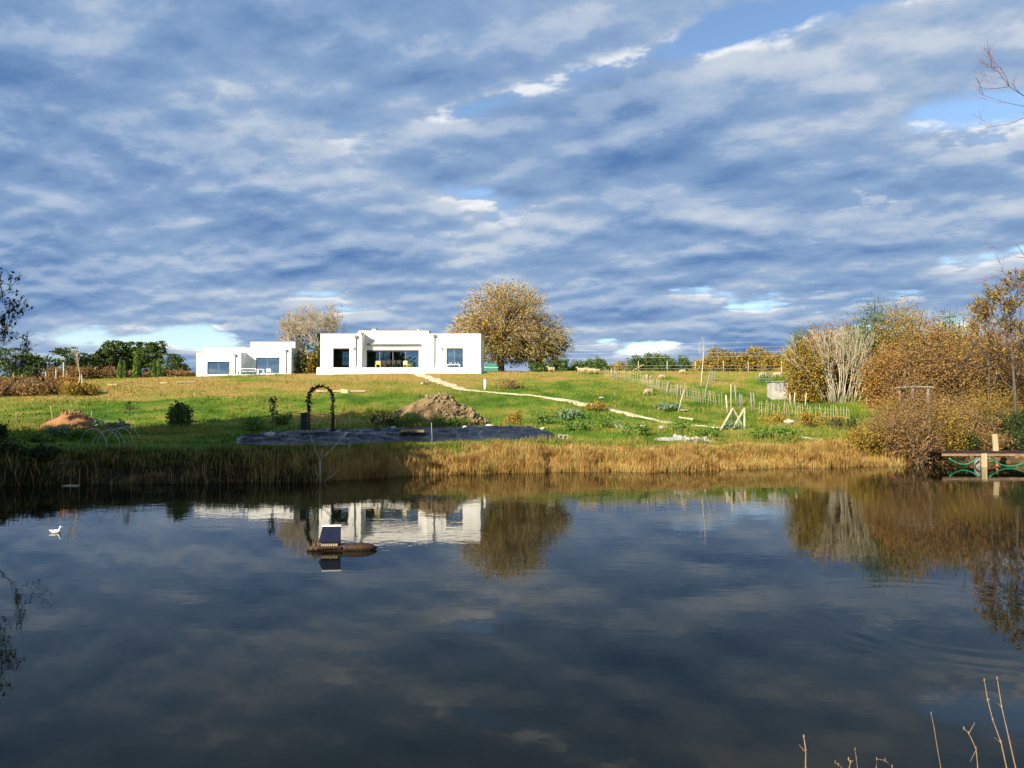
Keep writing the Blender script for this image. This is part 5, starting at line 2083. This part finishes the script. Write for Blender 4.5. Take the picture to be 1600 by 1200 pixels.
white_stem_shrub()

TH = [  # px, D, width px, top py, material, label
    (1259, 62, 40, 538, 'olive', 'rounded olive shrub left of the white-stemmed fan'), (1262, 66, 30, 528, 'farleaf', 'green topped shrub behind the left of the pale fan'),
    (1290, 64, 44, 528, 'russet', 'rust coloured shrub straight behind the pale fan'), (1330, 66, 50, 512, 'olive', 'tall yellow-green shrub right behind the pale fan'),
    (1362, 64, 44, 496, 'farleaf', 'tall green shrub right of the pale fan'), (1400, 62, 60, 506, 'olive', 'broad golden shrub at the top of the thicket'),
    (1420, 66, 60, 498, 'faryellow', 'highest golden shrub of the thicket'), (1455, 64, 46, 515, 'russet', 'russet topped shrub in the middle of the thicket'), (1482, 68, 34, 510, 'farleaf', 'dark green pointed shrub in the thicket'),
    (1508, 64, 56, 516, 'faryellow', 'golden yellow shrub right of the dark green one'), (1545, 62, 54, 522, 'russet', 'orange brown shrub near the right frame edge'), (1590, 60, 60, 520, 'russet', 'russet shrub at the right frame edge'),
    (1385, 59, 54, 556, 'russet', 'rust brown bramble bush right of the pale fan'), (1432, 56, 60, 556, 'brush', 'rust brown bush behind the small shelter'), (1490, 55, 70, 545, 'brush', 'straw brown bush right of the small shelter'),
    (1560, 54, 70, 548, 'brush', 'brown bush below the orange brown shrub')]
for i, (px, D, wpx, top, m_, lb) in enumerate(TH):
    b = B(px, D)
    h = P(px, top, D).z - b.z
    bush('thicket_shrub', lb, 'shrub', b, wpx * up_px(D) * 1.05, h, m_, 400 + i, .086, 9800, None, 150, 'oldwood' if i % 2 else 'bark', 'thicket on the right', .55, .3)

LOW = [(1348, 39.7, 46, 668, 'olive', 'low yellowing bush at the left end of the right bank scrub'), (1388, 39.7, 56, 650, 'brush', 'brown twiggy bush on the right bank'),
       (1436, 39.6, 62, 632, 'brush', 'biggest brown twiggy bush overhanging the right water edge'), (1474, 40.8, 50, 640, 'olive', 'olive bush behind the left end of the jetty'),
       (1515, 43, 52, 650, 'brush', 'brown bush right behind the jetty'), (1560, 43.5, 56, 655, 'dark', 'dark bush behind the mooring post'), (1598, 43, 50, 648, 'dark', 'dark bush at the right end of the jetty'),
       (1500, 41.4, 44, 682, 'dark', 'low dark bush added behind the left bay of the jetty'), (1543, 41.3, 44, 680, 'brush', 'low brown bush behind the jetty post'), (1590, 41.4, 50, 678, 'dark', 'low dark bush added behind the right bay of the jetty'),  # dark ones added to deepen the gloom behind the jetty
       (1424, 44.5, 56, 606, 'brush', 'twiggy brown bush half hiding the small shelter'), (1400, 46, 60, 628, 'olive', 'yellow-green bush uphill of the right bank scrub'), (1475, 47, 70, 622, 'brush', 'straw brown bush uphill of the jetty'), (1545, 48, 70, 615, 'olive', 'olive bush uphill of the mooring post')]
for i, (px, D, wpx, top, m_, lb) in enumerate(LOW):
    b = B(px, D)
    h = P(px, top, D).z - b.z
    bush('bank_bush', lb, 'bush', b, wpx * up_px(D) * 1.1, max(h, .8), m_, 450 + i, .052, 5600, None, 130, 'oldwood' if m_ != 'dark' else 'bark', 'bushes on the right bank', .5, .25)


def slim_tree(name, label, px, D, top, mat, seed, trunk_r, n_main, leaf, nleaf, bark, span=.5, lean=0.0, smin=.01, depth=3, twigshare=1.0, h0=.25, up=.10):
    b = B(px, D)
    h = P(px, top, D).z - b.z
    r = np.random.default_rng(seed)
    root = thing(name, label, 'tree', b)
    tp = [(0, 0, -.2), (lean * .2, 0, h * .3), (lean * .55, .05, h * .65), (lean, 0, h * .97)]
    MB().tube(tp, [trunk_r, trunk_r * .8, trunk_r * .5, trunk_r * .1], 7).build('trunk', MAT[bark], root, True)
    seg = []
    for i in range(n_main):
        t = h0 + (1 - h0) * (i + .5) / n_main * .95
        a = i * 2.4 + r.random()
        d = np.array([math.cos(a) * span * 1.4, math.sin(a) * span, .75])
        grow(seg, np.array([lean * t, 0, h * t]), d / np.linalg.norm(d), h * .28 * (1.15 - .75 * t), trunk_r * .4 * (1.1 - t), depth, r, .5, up, (2, 3), .65)
    link('branches', seg_mesh('branches', seg, MAT[bark], smin), root)
    if nleaf:
        tips = np.array([s[1] for s in seg])
        j = r.integers(0, len(tips), nleaf)
        v, f = leaves_np(tips[j] + r.normal(size=(nleaf, 3)) * leaf * 1.2, leaf, r)
        link('leaves', mesh_np('leaves', v, f, MAT[mat]), root)
    return root


slim_tree('slender_tree', 'slender sparse-leaved tree at the right edge behind the jetty', 1588, 44, 462, 'olive', 51, .11, 13, .09, 2600, 'bark', .5, -.3)
slim_tree('slender_tree', 'thin russet leaved tree left of the slender edge tree', 1545, 50, 500, 'russet', 52, .08, 10, .09, 1300, 'bark', .45, .2)
slim_tree('bank_tree', 'dark small-leaved tree at the left frame edge on the bank', -30, 30, 468, 'dark', 53, .08, 9, .085, 480, 'bark', .62, .5, .007, 3)
slim_tree('young_tree', 'thin young tree with a few brown leaves right of the orange heap', 202, 40.5, 630, 'russet', 54, .025, 6, .07, 60, 'palebark', .35, 0, .008, 1)
slim_tree('young_tree', 'thin dark sapling left of the garden arch', 427, 38.5, 626, 'dark', 55, .02, 6, .07, 140, 'bark', .3, 0, .007, 1)
# tall bare tree just outside the right of the view: its reddish twigs reach in
def twig_tree():
    b = Vector((11.6, 10.4, tz1(11.6, 10.4)))
    r = np.random.default_rng(57)
    root = thing('birch_tree', 'bare birch outside the right edge whose reddish twigs reach into the sky', 'tree', b)
    MB().tube([(0, 0, -.2), (.1, 0, 2), (0, .1, 5), (.1, 0, 7.6)], [.13, .11, .07, .015], 8).build('trunk', MAT['palebark'], root, True)

    def W(px, py, D):
        return np.array(P(px, py, D) - b)
    br = [[W(1700, 250, 10.4), W(1640, 190, 10.0), W(1600, 150, 9.8), W(1577, 135, 9.7), W(1557, 108, 9.6), W(1541, 82, 9.5)],
          [W(1577, 135, 9.7), W(1560, 138, 9.7), W(1540, 139, 9.6), W(1522, 132, 9.5)],
          [W(1700, 210, 10.4), W(1630, 175, 10.2), W(1600, 166, 10.2), W(1570, 160, 10.1), W(1530, 146, 10.0)],
          [W(1700, 190, 10.6), W(1640, 182, 10.6), W(1600, 184, 10.6), W(1577, 194, 10.6), W(1552, 197, 10.6), W(1530, 193, 10.6)],
          [W(1577, 135, 9.7), W(1572, 120, 9.7), W(1563, 105, 9.6), W(1546, 105, 9.6)],
          [W(1700, 520, 10.4), W(1640, 462, 10.4), W(1600, 450, 10.3), W(1576, 444, 10.3), W(1562, 435, 10.3), W(1547, 427, 10.2)],
          [W(1597, 450, 10.3), W(1588, 436, 10.3), W(1575, 430, 10.3), W(1567, 426, 10.2)],
          [W(1660, 440, 10.3), W(1604, 405, 10.3), W(1590, 384, 10.3), W(1582, 374, 10.2)], [W(1650, 420, 10.3), W(1604, 402, 10.3), W(1590, 402, 10.3), W(1580, 396, 10.2)]]
    for i, pts in enumerate(br):
        st = [np.array([.05, .05, max(2.2, pts[0][2] - 1.0)])] if i in (0, 2, 3, 5, 7, 8) else []
        pts = st + pts
        n = len(pts)
        MB().tube(pts, [.014 * (1 - k / (n - 1)) ** 1.6 + .0016 for k in range(n)] if st else [.0035 * (1 - .7 * k / (n - 1)) + .0010 for k in range(n)], 5).build('branch', MAT['pinktwig'], root, True)
    seg = []
    for i in range(22):
        pts = br[int(r.integers(len(br)))]
        k = int(r.integers(1, len(pts) - 1)) if len(pts) > 2 else 1
        p = pts[k] + (pts[k + 1] - pts[k]) * r.random() if k + 1 < len(pts) else pts[k]
        d = np.array([-1.0, -.1, .2]) + rand_unit(1, r)[0] * .8
        grow(seg, p, d / np.linalg.norm(d), .22, .0028, 1, r, .5, .05)
    link('twigs', seg_mesh('twigs', seg, MAT['pinktwig'], .0014), root)['kind'] = 'stuff'
    seg = []
    for i in range(10):
        a = i * 2.4
        d = np.array([abs(math.cos(a)) * .8 + .2, math.sin(a) * .7, .7])
        grow(seg, np.array([.05, 0, 2.5 + i * .45]), d / np.linalg.norm(d), 1.3, .03, 3, r, .5)
    link('crown', seg_mesh('crown', seg, MAT['pinktwig'], .003), root)


twig_tree()

# trees along the left bank, outside the view, that shade the left end of the far bank
for i, (x, y, h, rad) in enumerate([(-31, 23, 17.5, 4.2), (-26.5, 20.5, 16, 3.8), (-30.5, 17.5, 19, 4.4), (-37, 18, 13, 3.6), (-22.5, 16, 11.5, 3.0), (-34, 21, 18, 3.6), (-26, 15.5, 14, 3.6), (-33, 14, 13, 3.6)]):
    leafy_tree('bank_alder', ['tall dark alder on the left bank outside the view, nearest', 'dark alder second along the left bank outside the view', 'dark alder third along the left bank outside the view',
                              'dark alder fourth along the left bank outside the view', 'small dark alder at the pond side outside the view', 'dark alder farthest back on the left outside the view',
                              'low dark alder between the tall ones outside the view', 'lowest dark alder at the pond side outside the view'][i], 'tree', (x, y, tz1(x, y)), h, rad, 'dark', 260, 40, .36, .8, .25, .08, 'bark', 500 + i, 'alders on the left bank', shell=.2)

# bushes of the left slope and bank
LB = [(14, 66, 40, 597, 'brush', 'brown brush at the far left slope'), (40, 64, 44, 600, 'brush', 'second clump of brown brush on the left slope'), (72, 66, 40, 598, 'brush', 'third clump of brown brush on the left slope'),
      (104, 66, 36, 602, 'russet', 'reddish brush beside the tall pale post'), (20, 58, 48, 612, 'brush', 'lower brown brush at the far left slope'), (66, 58, 46, 616, 'brush', 'lower brown brush below the pale posts'), (128, 58, 40, 615, 'olive', 'pale olive brush below the tripod stakes'),
      (281, 41.5, 20, 634, 'farleaf', 'small upright green shrub on the left grass'),
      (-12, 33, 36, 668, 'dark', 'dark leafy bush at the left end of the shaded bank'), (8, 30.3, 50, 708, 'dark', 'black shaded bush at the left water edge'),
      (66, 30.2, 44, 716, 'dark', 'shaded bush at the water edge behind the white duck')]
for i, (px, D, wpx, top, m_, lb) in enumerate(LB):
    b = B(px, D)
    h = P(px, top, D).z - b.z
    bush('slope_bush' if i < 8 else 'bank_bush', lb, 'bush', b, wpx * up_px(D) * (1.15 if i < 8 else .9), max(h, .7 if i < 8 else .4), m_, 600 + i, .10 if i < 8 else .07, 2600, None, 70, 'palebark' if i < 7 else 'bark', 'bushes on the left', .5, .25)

# garden plants
GP = [(95, 680, .8, .2, 'artichoke', 'grey green artichoke plant before the orange heap'), (150, 672, 1.0, .3, 'artichoke', 'grey green artichoke plant right of the orange heap'), (185, 674, .9, .3, 'artichoke', 'silvery artichoke plant by the hoops'),
      (60, 690, .8, .22, 'herb', 'bright green leafy plant left of the hoops'), (125, 685, .9, .28, 'herb', 'bright green leafy plant among the hoops'), (400, 672, 1.2, .5, 'herb', 'low green plant at the left end of the sheeting'),
      (440, 664, 1.0, .5, 'herb', 'green weeds left of the bin'),
      (600, 666, 1.6, .55, 'dark', 'dark green weeds left below the earth heap'), (640, 668, 1.6, .6, 'herb', 'green weeds below the earth heap'), (690, 668, 1.6, .5, 'herb', 'green weeds under the middle of the earth heap'), (720, 667, 1.3, .4, 'herb', 'green weeds at the right foot of the earth heap'),
      (800, 662, 1.3, .5, 'olive', 'yellowing weeds above the right sheeting'), (850, 662, 1.6, .7, 'herb', 'tall green weeds at the right end of the sheeting'), (900, 672, 1.8, .6, 'herb', 'green weeds right of the hollow block'), (890, 655, 1.6, .4, 'artichoke', 'grey green weeds below the path bend'),
      (950, 668, 2.0, .6, 'herb', 'lush green weeds below the path'), (1000, 680, 1.6, .4, 'herb', 'green weeds left of the rubble heap'), (1060, 674, 1.5, .4, 'herb', 'green weeds above the rubble heap'), (1105, 682, 1.5, .25, 'herb', 'green weeds below the trestle'),
      (1185, 684, 1.5, .28, 'herb', 'green weeds right of the trestle foot'), (1230, 684, 1.6, .4, 'herb', 'green weeds along the short pale path'), (1262, 668, .7, .8, 'faryellow', 'small yellow-leaved shrub right of the boulder'), (1320, 672, 1.5, .6, 'dark', 'dark green plant at the start of the right scrub'),
      (795, 606, 2.2, .5, 'brush', 'low brown weeds right of the white pipe'), (935, 640, 1.6, .3, 'olive', 'yellowish weeds by the path'), (1040, 640, 2.0, .2, 'artichoke', 'grey green weeds left of the leaning stick'), (1215, 662, 2.0, .5, 'olive', 'yellow-green weeds before the right paling fence'), (1290, 664, 2.0, .5, 'olive', 'yellowish weeds below the pale fan')]
for i, (px, py, w, h, m_, lb) in enumerate(GP):
    bush('weed_clump', lb, 'plant', G(px, py), w, h, m_, 700 + i, .08 if m_ != 'artichoke' else .12, 700, None, 24, 'palebark', 'plants on the slope', .5, .2)


# ------------------------------------------------------------------ reeds, rough grass, meadow blades
def blade_field(name, label, n, sample, mat, seed, attr=False):
    r = np.random.default_rng(seed)
    base, h, w, lean = sample(n, r)
    v, f = blades_np(base, h, w, lean, r)
    at = {'dry': np.repeat(dryness_and_shade(base[:, 0], base[:, 1]), 5)} if attr else None
    o = link(name, mesh_np(name, v, f, MAT[mat], False, at))
    return tag(o, label, 'grass', None, 'stuff')


def reed_sample(lo, hi, hmin, hmax, x0=-24, x1=31, dens=None):
    def s(n, r):
        x = x0 + (x1 - x0) * r.random(n * 2)
        t = lo + (hi - lo) * r.random(n * 2)
        # tussocks
        k = fbm(x, t * 2, .9, 77, 2)
        keep = k + r.random(n * 2) * .5 > .62
        if dens is not None:
            keep &= r.random(n * 2) < dens(x, t)
        x, t = x[keep][:n], t[keep][:n]
        y = shore(x) + t
        z = tz(x, y)
        m = len(x)
        g = .55 * vnoise(x, y, 1.1, 81) + .45 * vnoise(x, y * .3, 3.6, 83)
        h = (hmin + (hmax - hmin) * r.random(m)) * (.30 + 1.35 * g) * np.interp(t, [0, .6, 2.2], [1.12, 1.0, .62])
        return np.stack([x, y, z - .03], 1), h, .012 + .016 * r.random(m), np.abs(r.normal(size=m)) * .32 + .05
    return s


blade_field('reeds', 'dry orange reeds and grass along the far water edge', 90000, reed_sample(-.45, 2.1, .24, .82, dens=lambda x, t: np.interp(x, [-12, -6, -1, 17.5, 19.5, 21.5, 22], [.03, .40, 1.0, 1.0, .5, .25, 0]) * np.where(fbm(x, t * 3, 2.2, 79, 2) > .36, 1, .22)), 'reed', 61)
blade_field('sedge', 'sedge and weeds coloured near black to deepen the left bank shade', 15000, reed_sample(-.4, 2.8, .18, .55, -26, -8), 'sedge', 66)
blade_field('rough_grass', 'green and straw rough grass behind the dry reeds', 42000, reed_sample(.9, 3.2, .25, .62, dens=lambda x, t: np.interp(x, [-10, -5, 21, 22], [.25, 1, 1, 0])), 'reedgreen', 62)


def on_sheet(x, y):
    t = np.array([p[0] for p in SHEET_EDGE])
    lo = np.interp(x, t, [p[1] for p in SHEET_EDGE])
    hi = np.interp(x, t, [p[2] for p in SHEET_EDGE])
    return (x > t[0]) & (x < t[-1]) & (y > lo - .05) & (y < hi + .05)


def meadow_sample(n, r):
    D = 34 + (112 - 34) * r.random(n) ** 1.15
    x = (r.random(n) * 2 - 1) * .74 * D
    t = D - shore(x)
    keep = (t > 2.5) & ~on_sheet(x, D)
    x, D = x[keep], D[keep]
    # keep the houses and terraces clear
    keep = ~((x > -20.6) & (x < -2.6) & (D > 75.3) & (D < 88)) & ~((x > -41) & (x < -26) & (D > 92.5) & (D < 108))
    x, D = x[keep], D[keep]
    m = len(x)
    g = fbm(x, D, 2.2, 91, 3)
    h = (.05 + .13 * r.random(m)) * (.3 + 2.0 * g ** 1.5)
    return np.stack([x, D, tz(x, D) - .01], 1), h, .02 + .025 * r.random(m), np.abs(r.normal(size=m)) * .5 + .1


blade_field('meadow_grass', 'short uneven grass covering the slope', 170000, meadow_sample, 'blades', 63, True)


def tall_sample(n, r):
    D = 38 + 30 * r.random(n) ** 1.6
    x = (r.random(n) * 2 - 1) * .72 * D
    k = fbm(x, D, 4.5, 95, 3)
    keep = (k > .52) & (D - shore(x) > 3) & ~on_sheet(x, D)
    x, D = x[keep], D[keep]
    m = len(x)
    return np.stack([x, D, tz(x, D)], 1), .18 + .35 * r.random(m), .012 + .014 * r.random(m), np.abs(r.normal(size=m)) * .35


blade_field('tall_grass', 'taller seeding grass tufts scattered on the slope', 48000, tall_sample, 'reedgreen', 64)


# ------------------------------------------------------------------ dry stalks on the near bank
def stalk(label, pts, rad, twigs=(), D=4.6):
    q = [P(px, py, D) for px, py in pts]
    base = Vector((q[0].x, D - .35, tz1(q[0].x, D - .35)))
    root = thing('dry_stalk', label, 'stalk', base, 'dry stalks on the near bank')
    n = len(q)
    rad *= .75
    full = [base - Vector((0, 0, .05))] + q
    MB(base).tube(full, [rad] + [rad * (1 - .55 * k / (n - 1)) for k in range(n)], 6).build('stem', MAT['oldwood'], root, True)
    for a, b in twigs:
        MB(base).tube([P(*a, D), P(*b, D)], [rad * .5, rad * .25], 5).build('side_twig', MAT['oldwood'], root)
    for k in range(1, n):
        p = q[k]
        MB(base).tube([p - Vector((0, 0, .012)), p, p + Vector((0, 0, .012))], [rad * .6, rad * 1.15, rad * .5], 6).build('node', MAT['oldwood'], root, True)


stalk('short thick dry stalk at the left of the near bank', [(1259, 1200), (1259, 1172), (1256, 1151)], .008, [((1257, 1174), (1249, 1164))])
stalk('tall dry stalk, left one of the pair at the bottom right', [(1573, 1200), (1564, 1160), (1551, 1124), (1543, 1093), (1538, 1063)], .006, [((1543, 1095), (1547, 1092)), ((1564, 1160), (1553, 1152))])
stalk('tall dry stalk, right one of the pair at the bottom right', [(1587, 1200), (1576, 1152), (1565, 1104), (1558, 1060)], .006, [((1565, 1104), (1559, 1099))])
stalk('forked dry stalk left of the tall pair', [(1528, 1200), (1525, 1170), (1514, 1146), (1506, 1138)], .005, [((1514, 1146), (1523, 1129)), ((1525, 1172), (1516, 1190))])
stalk('bent dry stalk in the bottom right corner', [(1369, 1200), (1370, 1186), (1383, 1188), (1394, 1198)], .004)
stalk('short yellow dry stalk near the bent one', [(1327, 1200), (1329, 1191), (1326, 1186)], .006, [((1329, 1192), (1333, 1188))])
stalk('thin dry stalk between the thick and bent ones', [(1340, 1200), (1338, 1185), (1336, 1171)], .003)
stalk('slanting thin dry stalk at the bottom right', [(1316, 1200), (1310, 1195), (1305, 1191)], .003)
stalk('thin dark stalk rising above the near bank', [(1464, 1165), (1460, 1140), (1455, 1115)], .003)


def near_sample(n, r):
    x = 1.2 + 3.6 * r.random(n) ** .7
    y = 3.6 + .7 * r.random(n)
    m = n
    return np.stack([x, y, tz(x, y)], 1), .10 + .40 * r.random(m) * np.clip((x - 1) / 2.5, .15, 1), .004 + .004 * r.random(m), np.abs(r.normal(size=m)) * .4


blade_field('near_grass', 'dry grass tips of the near bank at the bottom right', 900, near_sample, 'straw', 65)
